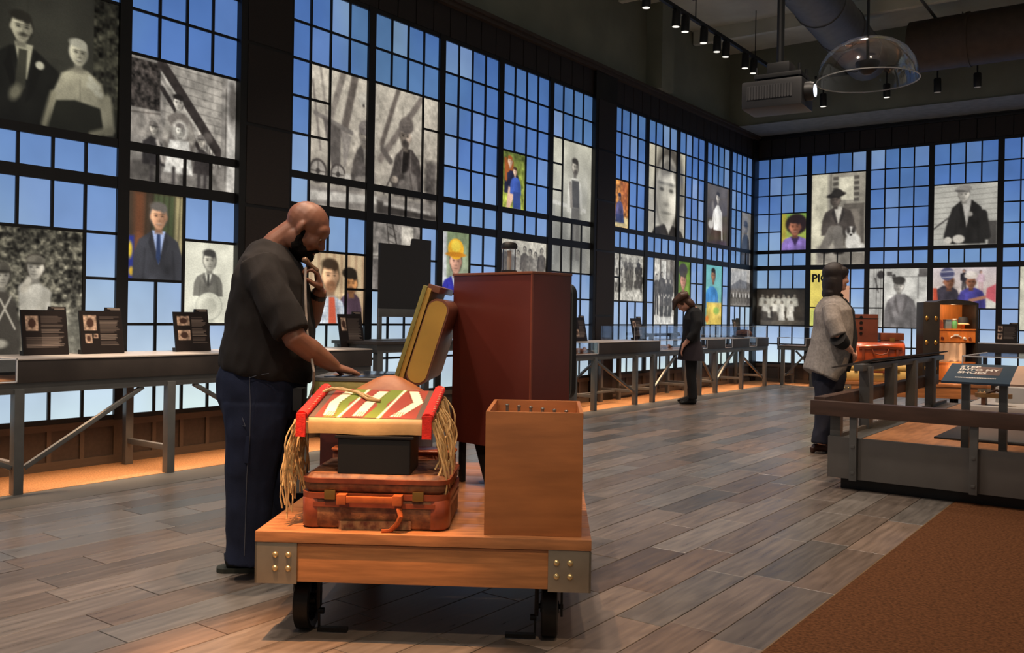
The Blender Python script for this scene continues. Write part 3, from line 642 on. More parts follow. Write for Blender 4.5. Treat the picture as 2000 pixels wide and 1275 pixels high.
@art
def a_turbans(i):
    i.fill((186, 174, 156)); i.tex(5, .16); i.vgrad((196, 184, 164), (160, 149, 134)); i.tex(6, .12)
    for a, b, c, d, w, col in ((.235, 0, .13, .42, .055, (132, 121, 110)), (.32, .0, .24, .45, .070, (104, 93, 84)), (.66, 0, .53, .46, .045, (104, 93, 84)), (.85, .04, .52, .58, .055, (124, 112, 102)), (.02, .12, .08, .60, .016, (110, 100, 92)), (.07, .0, .14, .5, .02, (140, 130, 118)), (.47, 0, .46, .34, .030, (156, 146, 132))):
        i.line((a, b), (c, d), w, col, .02)
    i.ell(.385, .155, .05, .055, (200, 190, 172), .015); i.ell(.385, .205, .012, .012, (90, 82, 76), .01)
    i.line((.04, .345), (.30, .43), .035, (118, 109, 101), .012); i.poly([(.09, .36), (.22, .42), (.22, .70), (.17, .78), (.14, .60)], (92, 84, 78), .018); i.poly([(.22, .42), (.30, .46), (.25, .74)], (140, 130, 120), .015)
    for k, q in ((.065, .085), (.205, .075)): i.ell(k, .755, q, q * 1.05, (70, 62, 58), .012); i.ell(k, .755, q * .8, q * .85, (164, 154, 142), .012); i.line((k, .68), (k, .83), .008, (80, 72, 66)); i.line((k - .05, .755), (k + .05, .755), .008, (80, 72, 66)); i.ell(k, .755, .02, .02, (60, 54, 50), .01)
    i.poly([(.325, .76), (.335, .56), (.37, .50), (.43, .50), (.475, .57), (.475, .78)], (80, 73, 68), .016); i.poly([(.385, .50), (.42, .50), (.40, .66)], (150, 140, 128), .01)
    i.face(.395, .425, .075, (164, 150, 134), None, -.3, beard=(104, 96, 88)); i.ell(.398, .372, .066, .050, (118, 108, 102), .012, -6); i.ell(.40, .345, .05, .035, (126, 116, 108), .02, -10); i.line((.375, .385), (.425, .365), .006, (88, 80, 75), .01, .7); i.line((.378, .36), (.425, .342), .006, (92, 84, 78), .01, .6)
    i.poly([(.28, .86), (.30, .76), (.40, .73), (.48, .70), (.49, .86)], (126, 117, 108), .02); i.line((.34, .60), (.31, .76), .05, (84, 76, 70), .02); i.ell(.275, .77, .035, .035, (196, 186, 172), .02); i.tex(20, .35, .26, .49, .5, .87)
    i.poly([(.615, .78), (.64, .53), (.70, .455), (.78, .455), (.845, .53), (.875, .70), (.86, .84), (.64, .84)], (70, 62, 58), .018); i.poly([(.70, .46), (.76, .46), (.73, .74), (.70, .74)], (36, 31, 29), .014); i.line((.70, .47), (.685, .72), .008, (112, 102, 94), .01); i.line((.77, .47), (.765, .70), .008, (112, 102, 94), .01)
    i.face(.725, .362, .088, (152, 135, 118), None, -.25, beard=(58, 52, 48), dark=.5); i.ell(.728, .278, .084, .060, (98, 88, 81), .014, -4); i.ell(.735, .245, .066, .045, (106, 95, 87), .02, -8); i.line((.695, .292), (.762, .272), .008, (74, 66, 61), .014, .8); i.line((.70, .262), (.765, .242), .007, (78, 70, 64), .014, .7); i.ell(.712, .235, .03, .025, (126, 114, 104), .03, 0, .6)
    i.poly([(.63, .84), (.70, .66), (.76, .62), (.82, .66), (.85, .84)], (104, 95, 88), .02); i.line((.76, .63), (.80, .84), .012, (70, 62, 58), .02); i.line((.66, .56), (.62, .72), .06, (64, 57, 53), .02); i.line((.62, .72), (.70, .68), .045, (66, 59, 55), .02); i.ell(.635, .715, .045, .028, (150, 135, 119), .014); i.tex(22, .35, .6, .88, .48, .86)
    i.line((.535, .50), (.60, .58), .05, (96, 87, 80), .02); i.line((.55, .84), (.625, .66), .016, (84, 76, 70), .01); i.rect(.90, 1, .52, .86, (92, 84, 78), .05); i.tex(16, .5, .88, 1, .5, .9); i.rect(0, 1, .862, 1, (132, 123, 114), .03); i.poly([(.0, .90), (.5, .87), (.5, .93), (0, .97)], (186, 178, 166), .02); i.poly([(.5, .90), (1, .96), (1, 1), (.5, 1)], (58, 52, 48), .03); i.poly([(.55, .90), (.95, .93), (.95, .955), (.55, .93)], (170, 161, 150), .02); i.tex(28, .22)
@art
def a_twomen(i):
    i.fill((206, 176, 132))
    for k in range(8): i.rect(.05 + k * .13, .10 + k * .13, 0, 1, (176, 140, 104), .02, .8)
    i.bust(.76, .55, .22, .5, (84, 60, 74)); i.face(.78, .42, .15, (206, 134, 74), (40, 32, 24), -.3, dark=.6, beard=(110, 70, 44)); i.ell(.74, .27, .14, .08, (42, 34, 26), .02)
    i.bust(.36, .6, .34, .5, (214, 220, 226)); i.tex(60, .16, .05, .72, .6, 1)
    for k in range(14): i.line((.03 + k * .05, .6), (.03 + k * .05, 1), .004, (110, 130, 160), .004, .7 if k not in (7, 8) else 0)
    for k in range(9): i.line((.05, .66 + k * .045), (.7, .66 + k * .045), .004, (120, 140, 168), .004, .6)
    i.poly([(.38, .62), (.48, .62), (.52, 1), (.38, 1)], (222, 88, 56), .01); i.face(.4, .33, .21, (232, 172, 122), (62, 44, 28), .35, dark=.7, beard=(140, 90, 56)); i.rect(0, .04, 0, 1, (206, 176, 132))
@art
def a_ladder(i):
    i.fill((150, 142, 132)); i.rect(0, 1, 0, .45, (128, 120, 112), .02)
    i.line((.3, 0), (.38, .5), .02, (60, 54, 50)); i.line((.42, 0), (.56, .5), .03, (60, 54, 50))
    for k in range(5): i.line((.32, .04 + k * .1), (.5, .1 + k * .1), .012, (70, 64, 58))
    i.rect(.6, .85, .02, .45, (196, 186, 170), .01); i.line((.0, .5), (1, .46), .015, (80, 74, 68)); i.rect(0, 1, .52, 1, (112, 104, 98), .05); i.tex(12, .5)
@art
def a_hardhat(i):
    i.vgrad((120, 136, 96), (170, 176, 150)); i.rect(0, .2, 0, 1, (196, 196, 196), .05); i.tex(8, .25); i.bust(.5, .72, .33, .4, (44, 44, 160), shirt=(214, 222, 240)); i.face(.52, .47, .2, (226, 160, 130), (60, 50, 44), .1, dark=.7)
    i.ell(.52, .27, .2, .17, (250, 176, 30), .01); i.ell(.52, .22, .12, .10, (250, 212, 60), .04); i.ell(.52, .36, .26, .04, (214, 130, 20), .01)
@art
def a_mother(i):
    i.vgrad((92, 104, 44), (176, 186, 60)); i.tex(12, .6); i.poly([(.16, .16), (.5, .16), (.52, .55), (.14, .55)], (170, 84, 34), .03); i.bust(.45, .34, .22, .4, (34, 34, 58)); i.face(.36, .18, .09, (236, 186, 150), (172, 84, 34), .2, dark=.75, smile=True); i.line((.17, .15), (.2, .5), .07, (176, 88, 34), .02)
    i.poly([(.3, .62), (.8, .62), (.7, 1), (.56, 1), (.52, .8), (.36, 1), (.22, 1)], (230, 180, 148), .02); i.bust(.6, .44, .16, .3, (52, 82, 170)); i.poly([(.5, .7), (.8, .7), (.84, 1), (.5, 1)], (48, 70, 140), .02); i.face(.57, .34, .075, (240, 192, 158), (70, 48, 36), 0, dark=.75, smile=True)
@art
def a_rowmen(i):
    i.fill((190, 182, 164)); i.tex(6, .15); i.rect(0, 1, .5, 1, (150, 142, 128), .2)
    for k, u in enumerate((.1, .24, .38, .52, .64, .76, .9)): i.figure(u, .1 + (k % 3) * .04, .8, ((96, 88, 80), (120, 112, 102), (150, 142, 130))[k % 3], (84, 78, 72), (160, 150, 134), (56, 52, 48))
    i.tex(22, .3)
@art
def a_vest(i):
    i.vgrad((206, 202, 178), (150, 148, 138)); i.ell(.62, .3, .35, .3, (176, 172, 158), .3, al=.6); i.rect(0, 1, .62, 1, (132, 130, 122), .25); i.line((.0, .48), (.85, .51), .03, (206, 202, 190), .008); i.rect(.05, .1, .5, .95, (150, 148, 140), .01)
    i.bust(.58, .27, .105, .27, (200, 196, 182)); i.poly([(.5, .29), (.68, .29), (.7, .5), (.5, .5)], (84, 82, 78), .012); i.face(.58, .19, .06, (176, 168, 152), (64, 60, 56), .5, beard=(90, 84, 78)); i.poly([(.5, .5), (.7, .5), (.72, .9), (.62, .9), (.6, .6), (.56, .9), (.48, .9)], (110, 106, 100), .012); i.line((.46, .32), (.5, .49), .035, (150, 142, 130), .01); i.tex(10, .14)
@art
def a_autumn(i):
    i.fill((196, 120, 50)); i.tex(14, .8); i.rect(.55, 1, .0, .6, (176, 84, 36), .2, .7); i.rect(0, 1, .78, 1, (214, 190, 130), .05); i.bust(.46, .45, .16, .36, (86, 82, 130)); i.face(.46, .36, .075, (170, 120, 90), (40, 36, 44), 0, cap=(50, 50, 80)); i.poly([(.26, .72), (.7, .72), (.74, .9), (.2, .9)], (48, 56, 100), .03); i.tex(16, .35)
@art
def a_bigface(i):
    i.fill((192, 184, 160)); i.rect(0, 1, .55, 1, (168, 162, 150), .3); i.ell(.58, .42, .36, .5, (84, 78, 70), .12); i.face(.52, .5, .42, (206, 198, 180), None, -.25, dark=.7); i.poly([(.3, .24), (.5, .1), (.86, .22), (.95, .6), (.8, .55), (.66, .26), (.36, .36)], (118, 112, 102), .08); i.bust(.55, .88, .42, .3, (44, 40, 38)); i.poly([(.44, .86), (.66, .86), (.56, .98)], (200, 192, 176), .03); i.tex(6, .1)
@art
def a_seatedlady(i):
    i.vgrad((96, 88, 84), (70, 62, 60)); i.tex(4, .2); i.poly([(.3, .72), (.75, .72), (.86, 1), (.1, 1)], (64, 52, 48), .03); i.bust(.52, .34, .16, .42, (226, 222, 214)); i.face(.52, .21, .09, (190, 180, 168), (52, 46, 44), .3); i.line((.36, .45), (.28, .7), .07, (220, 214, 206), .02); i.ell(.22, .68, .1, .07, (196, 190, 182), .03); i.line((.68, .45), (.72, .9), .05, (210, 204, 196), .02); i.ell(.3, .36, .05, .08, (120, 112, 106), .04)
@art
def a_darkcoat(i):
    i.fill((120, 116, 112)); i.bust(.5, .42, .2, .6, (56, 58, 66)); i.face(.5, .3, .12, (110, 104, 100), (50, 52, 58), 0, cap=(60, 62, 72)); i.tex(6, .2)
@art
def a_crowd(i):
    i.fill((176, 170, 156)); i.tex(8, .2)
    for k in range(26):
        u = .04 + (k * .618) % .94; v = .08 + (k % 5) * .1; i.figure(u, v, .42, ((60, 56, 52), (104, 98, 90), (190, 184, 172))[k % 3], (70, 66, 62), (170, 162, 148), (44, 40, 38))
    i.poly([(.1, .84), (.9, .72), (1, 1), (0, 1)], (196, 190, 176), .04); i.tex(24, .4)
@art
def a_family(i):
    i.fill((196, 190, 178)); i.rect(.3, 1, 0, .5, (96, 90, 84), .03); i.rect(.36, .6, .02, .3, (206, 202, 192)); i.rect(.66, .78, .02, .3, (150, 144, 134))
    for u, v, h in ((.16, .24, .6), (.4, .2, .6), (.62, .3, .5), (.82, .3, .5)): i.figure(u, v, h, (84, 80, 76), (64, 60, 58), (176, 168, 156), (44, 40, 38))
    for u in (.4, .6, .78): i.figure(u, .52, .36, (90, 84, 80), (70, 66, 62), (180, 172, 160), (50, 46, 44), True)
    i.rect(0, 1, .88, 1, (220, 216, 206), .05); i.tex(18, .4)
@art
def a_girl(i):
    i.vgrad((84, 120, 40), (120, 160, 60)); i.tex(6, .3); i.bust(.46, .7, .26, .4, (70, 60, 50)); i.face(.48, .45, .2, (206, 136, 116), (48, 40, 44), 0, dark=.7, smile=True); i.ell(.46, .2, .24, .16, (60, 56, 64), .03)
@art
def a_greyone(i):
    i.fill((96, 90, 84)); i.tex(9, .5)
@art
def a_sunflower(i):
    i.vgrad((96, 176, 180), (120, 186, 170)); i.bust(.42, .36, .26, .36, (52, 130, 200)); i.face(.5, .17, .11, (170, 108, 60), (40, 30, 24), .5, dark=.6); i.rect(.12, 1, .62, 1, (232, 196, 80), .02); i.tex(10, .25, .1, 1, .62, 1); i.ell(.16, .9, .06, .06, (240, 130, 40), .02); i.ell(.7, .76, .12, .06, (150, 190, 70), .03)
@art
def a_school(i):
    i.vgrad((176, 172, 166), (140, 134, 126)); i.poly([(0, .5), (.5, .28), (1, .36), (1, .58), (0, .62)], (104, 100, 98), .02); i.rect(0, 1, .58, 1, (110, 104, 98), .04); i.line((.55, 0), (.55, .4), .012, (84, 80, 78))
    for k in range(13): i.figure(.04 + k * .077, .6 + (k % 2) * .03, .3, ((190, 184, 176), (70, 66, 62))[k % 2], (60, 56, 54), (170, 162, 150), (44, 40, 38))
    i.tex(14, .25)
@art
def a_purple(i):
    i.vgrad((120, 160, 60), (190, 190, 70)); i.rect(0, .2, 0, 1, (176, 160, 50), .05); i.ell(.6, .3, .3, .28, (44, 30, 30), .05); i.bust(.55, .64, .36, .4, (132, 104, 186)); i.poly([(.38, .64), (.74, .64), (.56, .9)], (58, 40, 80), .02); i.face(.55, .38, .22, (170, 100, 72), (44, 30, 32), 0, dark=.65, smile=True)
@art
def a_whitegroup(i):
    i.vgrad((66, 56, 46), (74, 64, 54)); i.rect(0, 1, .86, 1, (120, 108, 92), .05); i.rect(.0, .1, .5, 1, (48, 42, 36), .04)
    for k, u in enumerate((.14, .24, .36, .46, .58, .68, .78)): i.figure(u, .14 + .03 * (k % 2), .62, (204, 196, 176), ((60, 52, 46), (214, 206, 188))[k % 2], (170, 156, 134), (36, 30, 26), k % 3 == 1)
    for u in (.2, .4, .54, .72): i.figure(u, .34, .52, (222, 214, 196), (224, 216, 200) if u > .5 else (84, 74, 64), (176, 162, 140), (36, 30, 26), True)
    i.vig(.5); i.tex(14, .2)
@art
def a_hatdog(i):
    i.fill((150, 142, 126)); i.rect(0, .3, 0, 1, (200, 192, 164), .02); i.tex(5, .12); i.rect(.5, .78, .05, .3, (206, 198, 172), .01)
    for k in range(5): i.rect(.4, .5, .04 + k * .06, .08 + k * .06, (84, 78, 70)); i.rect(.78, .88, .04 + k * .06, .08 + k * .06, (84, 78, 70))
    i.line((.36, 0), (.36, .5), .01, (90, 84, 74)); i.rect(.6, .98, .34, .8, (96, 88, 78), .01); i.rect(.66, .9, .4, .72, (120, 110, 98), .01); i.rect(.1, 1, .8, 1, (128, 120, 108), .04)
    i.bust(.5, .38, .17, .3, (74, 66, 60), shirt=(206, 198, 182), lapel=(56, 50, 46)); i.face(.45, .3, .07, (96, 84, 74), (40, 36, 32), -.3, dark=.6); i.ell(.46, .24, .105, .03, (40, 36, 32), .008, -8); i.ell(.48, .215, .06, .04, (46, 42, 38), .008)
    i.line((.3, .45), (.24, .62), .06, (70, 62, 56), .015); i.line((.24, .62), (.42, .58), .05, (76, 68, 62), .015); i.line((.68, .44), (.78, .62), .07, (70, 62, 56), .015); i.ell(.42, .58, .03, .02, (96, 84, 74))
    i.line((.4, .62), (.2, .88), .10, (116, 108, 98), .015); i.line((.5, .62), (.52, .86), .10, (124, 116, 106), .015); i.ell(.28, .86, .06, .02, (40, 36, 32)); i.ell(.52, .87, .06, .02, (40, 36, 32))
    i.ell(.78, .76, .08, .1, (214, 208, 196), .02); i.ell(.74, .65, .055, .06, (214, 208, 196), .015); i.ell(.695, .63, .02, .04, (60, 54, 50)); i.ell(.79, .63, .02, .04, (60, 54, 50)); i.ell(.74, .68, .014, .012, (30, 26, 24)); i.ell(.72, .64, .008, .008, (30, 26, 24)); i.ell(.76, .64, .008, .008, (30, 26, 24)); i.ell(.9, .82, .07, .05, (206, 200, 188), .02)
    i.tex(16, .2)
@art
def a_poster(i):
    i.fill((232, 208, 88)); i.rect(0, 1, .7, 1, (196, 200, 90), .05)
@art
def a_machine(i):
    i.fill((196, 192, 182)); i.tex(4, .12); i.rect(.0, .2, .1, 1, (176, 172, 164), .05)
    for u in (.08, .12, .16, .2): i.line((u, 0), (u + .01, 1), .006, (70, 66, 62))
    i.ell(.2, .1, .06, .07, (60, 56, 54), .01); i.line((.1, .16), (.16, .4), .02, (70, 66, 62)); i.rect(.3, .4, .05, .12, (80, 76, 72)); i.ell(.43, .14, .03, .05, (60, 56, 54)); i.rect(.85, 1, 0, .14, (96, 90, 86)); i.rect(.86, .98, .16, .44, (186, 182, 172)); i.line((.84, .1), (.84, .5), .012, (76, 72, 70)); i.line((.35, .14), (.85, .14), .01, (120, 116, 110))
    i.bust(.55, .44, .26, .6, (118, 112, 110), lapel=(96, 90, 88)); i.line((.34, .6), (.42, .9), .06, (104, 98, 96), .02); i.face(.52, .3, .10, (186, 178, 166), (52, 48, 46), -.1); i.ell(.52, .2, .1, .07, (60, 56, 52), .015); i.tex(12, .16)
@art
def a_cap(i):
    i.fill((178, 174, 162))
    for k in range(11): i.line((0, .05 + k * .085), (1, .0 + k * .085), .006, (112, 108, 100), .012)
    i.rect(.86, 1, .62, 1, (70, 66, 62), .02); i.line((0, .72), (.22, .56), .02, (56, 52, 50)); i.bust(.52, .28, .27, .7, (38, 36, 34), shirt=(176, 170, 160), lapel=(30, 28, 26)); i.face(.48, .18, .11, (190, 182, 168), (80, 76, 72), -.3, dark=.6); i.ell(.47, .085, .125, .055, (140, 134, 126), .01, -6); i.ell(.42, .12, .09, .02, (84, 80, 76), .008, 6)
    i.ell(.58, .5, .035, .04, (150, 144, 134), .015); i.line((.3, .55), (.22, .86), .12, (40, 38, 36), .02); i.line((.78, .5), (.84, .86), .12, (36, 34, 32), .02); i.ell(.23, .92, .06, .06, (196, 188, 174), .015); i.ell(.4, .9, .09, .07, (196, 188, 174), .02)
@art
def a_knit(i):
    i.vgrad((206, 190, 190), (190, 170, 150)); i.rect(0, 1, .8, 1, (206, 200, 186), .05)
    i.figure(.5, .05, .5, (40, 36, 44), (40, 36, 40), (190, 140, 120), (36, 30, 30)); i.figure(.76, .08, .5, (206, 170, 180), (190, 150, 150), (210, 160, 140), (50, 40, 40)); i.poly([(.86, .5), (1, .4), (1, .85), (.84, .72)], (196, 80, 90), .03)
    i.bust(.22, .45, .3, .6, (58, 52, 62)); i.poly([(.0, .5), (.06, .5), (.1, 1), (0, 1)], (206, 72, 44), .02); i.face(.26, .34, .17, (150, 90, 62), None, .5, dark=.6); i.ell(.23, .15, .16, .16, (84, 84, 120), .015)
    for k in range(3): i.line((.13, .1 + k * .07), (.34, .08 + k * .07), .02, ((196, 190, 196), (60, 60, 96), (190, 184, 190))[k])
    i.bust(.62, .5, .3, .5, (60, 54, 130)); i.face(.61, .36, .15, (140, 84, 60), None, .2, dark=.6); i.ell(.61, .2, .15, .08, (206, 190, 176), .015); i.ell(.61, .15, .12, .06, (222, 208, 196), .02); i.line((.6, .8), (.82, .72), .08, (170, 110, 84), .02); i.ell(.55, .86, .06, .05, (200, 176, 90), .02)
@art
def a_pale(i):
    i.fill((206, 200, 176)); i.rect(.3, 1, .4, 1, (150, 146, 130), .1); i.bust(.6, .5, .2, .5, (96, 92, 84)); i.face(.6, .34, .14, (170, 160, 140), (60, 56, 50)); i.tex(8, .2)

PLABEL = {
 'couple': 'dark sepia backlit photograph of an elderly couple seated side by side with corsages',
 'boys': 'grey backlit photograph of two boys in caps in front of a hedge',
 'stairs': 'old backlit photograph of a woman with small children below an outdoor staircase',
 'official': 'colour backlit portrait of a smiling man in dark suit with blue shirt and tie',
 'idcard': 'cream backlit identity portrait of a man in jacket with round stamp below',
 'turbans': 'wide sepia backlit photograph of two turbaned men seated among timbers across two windows',
 'twomen': 'colour backlit photograph of two men, one in checked shirt and orange tie',
 'ladder': 'grey backlit photograph of a ladder against a building, half behind black panel',
 'hardhat': 'colour backlit portrait of a man in an orange hard hat and blue jacket',
 'mother': 'colour backlit photograph of red-haired woman holding a small child in blue',
 'rowmen': 'pale backlit photograph of a row of standing workers above the red cabinet',
 'vest': 'tall grey backlit photograph of a bearded man in vest beside a rail',
 'autumn': 'small colour backlit photograph of a seated person among orange autumn leaves',
 'bigface': 'large pale backlit close-up photograph of a woman with grey parted hair',
 'seatedlady': 'dark backlit photograph of a woman in a white blouse and dark skirt',
 'darkcoat': 'small dim backlit photograph of a person in dark coat beside the room corner',
 'crowd': 'busy grey backlit photograph of a packed crowd beside the tall pillar',
 'family': 'pale grey backlit photograph of a family standing in front of a house',
 'girl': 'colour backlit portrait of a person with dark hair on green background',
 'greyone': 'small dark grey backlit photograph beside the bowing woman in black',
 'sunflower': 'colour backlit photograph of a person in blue behind a yellow display',
 'school': 'grey backlit photograph of a crowd lined up in front of a long building',
 'purple': 'colour backlit portrait of a smiling woman in a purple jacket',
 'whitegroup': 'dark brown backlit photograph of a group posing in white clothes',
 'hatdog': 'tall backlit photograph of a seated man in a hat beside a white dog',
 'poster': 'yellow backlit poster with heavy black letters behind the standing woman',
 'machine': 'grey backlit photograph of a worker in cap among hanging machinery',
 'cap': 'backlit photograph of an old man in a flat cap and dark coat',
 'knit': 'colour backlit photograph of two people in knit hats, one in purple jacket',
 'pale': 'pale backlit photograph at the right edge of the far window wall',
}
M_PRINT = mat_attr('backlit_print', 0.15, emit=1.0)
def srgb2lin(a):
    a = np.clip(a / 255.0, 0, 1); return np.where(a <= 0.04045, a / 12.92, ((a + 0.055) / 1.055) ** 2.4)
def print_mesh(name, im, P00, P10, P01, m):
    """grid coloured from the painted print; P00 top left, P10 top right, P01 bottom left"""
    nx, ny = im.nx, im.ny; P00, P10, P01 = (np.array(p) for p in (P00, P10, P01))
    pts = P00 + im.u[..., None] * (P10 - P00) + im.v[..., None] * (P01 - P00)
    idx = np.arange((nx + 1) * (ny + 1)).reshape(ny + 1, nx + 1)
    q = np.stack([idx[:-1, :-1], idx[1:, :-1], idx[1:, 1:], idx[:-1, 1:]], -1).reshape(-1, 4)
    me = bpy.data.meshes.new(name); me.vertices.add(pts.size // 3); me.vertices.foreach_set('co', pts.astype(np.float32).ravel())
    me.loops.add(q.size); me.loops.foreach_set('vertex_index', q.astype(np.int32).ravel()); me.polygons.add(len(q)); me.polygons.foreach_set('loop_start', np.arange(0, q.size, 4, dtype=np.int32))
    me.update(calc_edges=True); me.validate()
    ca = me.color_attributes.new('Col', 'FLOAT_COLOR', 'POINT'); c = np.ones(((nx + 1) * (ny + 1), 4), np.float32); c[:, :3] = srgb2lin(im.a).reshape(-1, 3); ca.data.foreach_set('color', c.ravel())
    me.materials.append(m); return me
def pxsize(p):
    return FPX / max(1.0, (Vector(p) - CO).dot(FW))
photo_obj = {}
for nm, pans in PHOTO.items():
    hs0, hs1, zs0, zs1 = 1e9, -1e9, 1e9, -1e9; wall = BAY[pans[0][0]][0]
    for p in pans:
        a, _, _, zt = cell(p[0], p[1], p[2], p[4]); _, b, zb, _ = cell(p[0], p[1], p[3], p[5])
        hs0, hs1, zs0, zs1 = min(hs0, a), max(hs1, b), min(zs0, zb), max(zs1, zt)
    w, h = hs1 - hs0, zs1 - zs0; k = pxsize(W3(wall, (hs0 + hs1) / 2, 0, zs0)) * 0.75
    ny = int(min(190, max(24, h * k))); nx = int(min(220, max(20, w * k * 0.8)))
    im = Img(nx, ny, w / h); ART[nm](im); im.finish()
    base = W3(wall, (hs0 + hs1) / 2, -0.012, zs0)
    me = print_mesh('backlit_photograph', im, W3(wall, hs0, -0.012, zs1) - base, W3(wall, hs1, -0.012, zs1) - base, W3(wall, hs0, -0.012, zs0) - base, M_PRINT)
    # the print is a sheet with a thickness: add a solidify-like backing
    o = link('backlit_photograph', me); o.location = base; WM[o.name] = Matrix.Translation(base)
    sm = o.modifiers.new('sheet', 'SOLIDIFY'); sm.thickness = 0.008; sm.offset = -1
    props(o, PLABEL[nm], 'photograph', 'backlit photographs in the window walls'); photo_obj[nm] = o
def text_mesh(name, s, size, loc, xdir, ydir, m, parent=None, ext=0.001, align='LEFT', bold=0.0):
    cu = bpy.data.curves.new(name, 'FONT'); cu.body = s; cu.size = size; cu.extrude = ext; cu.align_x = align; cu.offset = bold; cu.resolution_u = 3
    me = baked(bpy.data.objects.new(name, cu)); me.name = name
    X, Y = Vector(xdir).normalized(), Vector(ydir).normalized(); Z = X.cross(Y)
    M = Matrix(((X.x, Y.x, Z.x, loc[0]), (X.y, Y.y, Z.y, loc[1]), (X.z, Y.z, Z.z, loc[2]), (0, 0, 0, 1)))
    if parent is not None: M = wmat(parent).inverted() @ M
    me.transform(M); me.materials.clear(); me.materials.append(m); return link(name, me, parent)
M_INK = mat('black_poster_ink', (14, 13, 10), 0.5)
a, b, z0, z1 = cell('N', 'L', 1, 1)
text_mesh('lettering', 'PIC', 0.205, (a + .02, YW + 0.011, z1 - 0.22), (1, 0, 0), (0, 0, 1), M_INK, photo_obj['poster'], 0.001, bold=0.006)

# ------------------------------------------------------------------ display counters along the window walls
M_TOP = mat('pale_counter_top', (196, 184, 174), 0.35, var=0.06)
M_EDGE = mat('white_lit_edge', (225, 225, 225), 0.3, var=0.03)  # white colour put in for light caught on the glass edges
M_TANW = mat('tan_wood', (160, 108, 66), 0.5, var=0.2, stretch=(3, 20, 3))
FR, RE = 0.685, 0.10      # front and rear of a counter, measured out from its wall
def counter(wall, h0, h1, legs, glass, braces, label, rear=True, lo=0.0):
    t = thing('display_counter', label, 'display table', W3(wall, (h0 + h1) / 2, 0.4, 0), group='display counters along the window walls')
    def add(name, m, a, b, o0, o1, z0, z1, bevel=0.003, parent=None):
        mb = MB(); wbox(mb, wall, a, b, o0, o1, z0, z1); return build(mb, name, m, parent or t, world=True, bevel=bevel)
    add('apron', M_STEEL, h0, h1, FR - .05, FR - .012, .63, .70); add('rear_apron', M_STEEL, h0, h1, RE, RE + .04, .63, .70)
    add('tray', M_TANW, h0, h1, RE, FR - .02, .70, .712)
    segs = []; p = h0
    for a, b in sorted(glass):
        if a > p: segs.append((p, a))
        p = b
    if p < h1: segs.append((p, h1))
    for a, b in segs:
        add('fascia_panel', M_FASCIA, a, b, FR - .03, FR, .70, .842); add('top_panel', M_TOP, a, b, RE, FR + .004, .842, .852)
    for a, b in glass:
        add('glass_front', M_GLASS, a + .006, b - .006, FR - .008, FR - .002, .712, .848, 0); add('glass_top', M_GLASS, a, b, RE, FR - .008, .844, .85, 0)
        for q in (a, b - .006): add('glass_edge', M_EDGE, q, q + .006, FR - .01, FR + .001, .708, .854, 0)
        add('glass_edge', M_EDGE, a, b, FR - .01, FR + .001, .848, .854, 0); add('glass_edge', M_EDGE, a, b, FR - .01, FR + .001, .706, .712, 0)
    for h in legs:
        add('leg', M_STEEL, h - .03, h + .03, FR - .055, FR + .005, 0, .66)
        if rear: add('leg', M_STEEL, h - .03, h + .03, RE, RE + .05, 0, .66); add('side_stretcher', M_STEEL, h - .02, h + .02, RE + .05, FR - .055, .16, .20)
    for a, za, b, zb, out in braces:
        mb = MB(); mb.bar(W3(wall, a, out, za), W3(wall, b, out, zb), .03, .03, (0, 0, 1)); build(mb, 'brace', M_STEEL, t, world=True, bevel=.003)
    return t
F2 = FR - .03
counter(1, 1.62, 5.83, (1.70, 2.755, 3.82, 4.885, 5.78), [(1.75, 2.74)],
        [(1.78, .63, 2.72, .17, F2), (2.80, .16, 3.61, .63, F2), (4.02, .63, 4.85, .17, F2), (4.93, .17, 5.7, .63, F2)],
        'long dark counter on grey steel legs behind the man in jeans')
counter(1, 9.20, 12.45, (9.25, 9.72, 10.78, 11.28, 12.38), [(9.25, 9.78), (11.45, 12.40)],
        [(9.76, .62, 10.74, .18, F2), (9.76, .18, 10.74, .62, RE + .03), (9.76, .17, 10.74, .17, F2 - .3), (11.32, .18, 12.0, .63, F2), (9.3, .62, 9.68, .3, RE + .03), (11.32, .17, 12.34, .17, RE + .05)],
        'grey counter with crossed steel braces in front of the bowing woman')
counter(1, 12.75, 15.6, (12.80, 13.39, 14.44, 15.5), [(12.75, 13.02), (13.70, 14.0), (14.72, 15.05)],
        [(13.43, .18, 14.1, .63, F2), (14.48, .55, 15.4, .15, F2), (12.84, .6, 13.3, .2, F2), (13.43, .17, 14.4, .17, RE + .05), (14.48, .15, 15.4, .6, RE + .05)],
        'grey counter with small glazed openings nearest the room corner')
counter(2, -5.82, -4.0, (-5.72, -5.2, -4.15), [(-5.80, -5.3)],
        [(-5.66, .18, -5.25, .62, F2), (-5.66, .6, -5.25, .2, RE + .05), (-5.14, .62, -4.2, .18, F2)],
        'counter on the far wall just right of the room corner')
counter(2, -2.62, -0.6, (-2.55, -1.6, -.7), [], [(-2.5, .18, -1.65, .62, F2)], 'counter with brown front at the right end of the far wall')

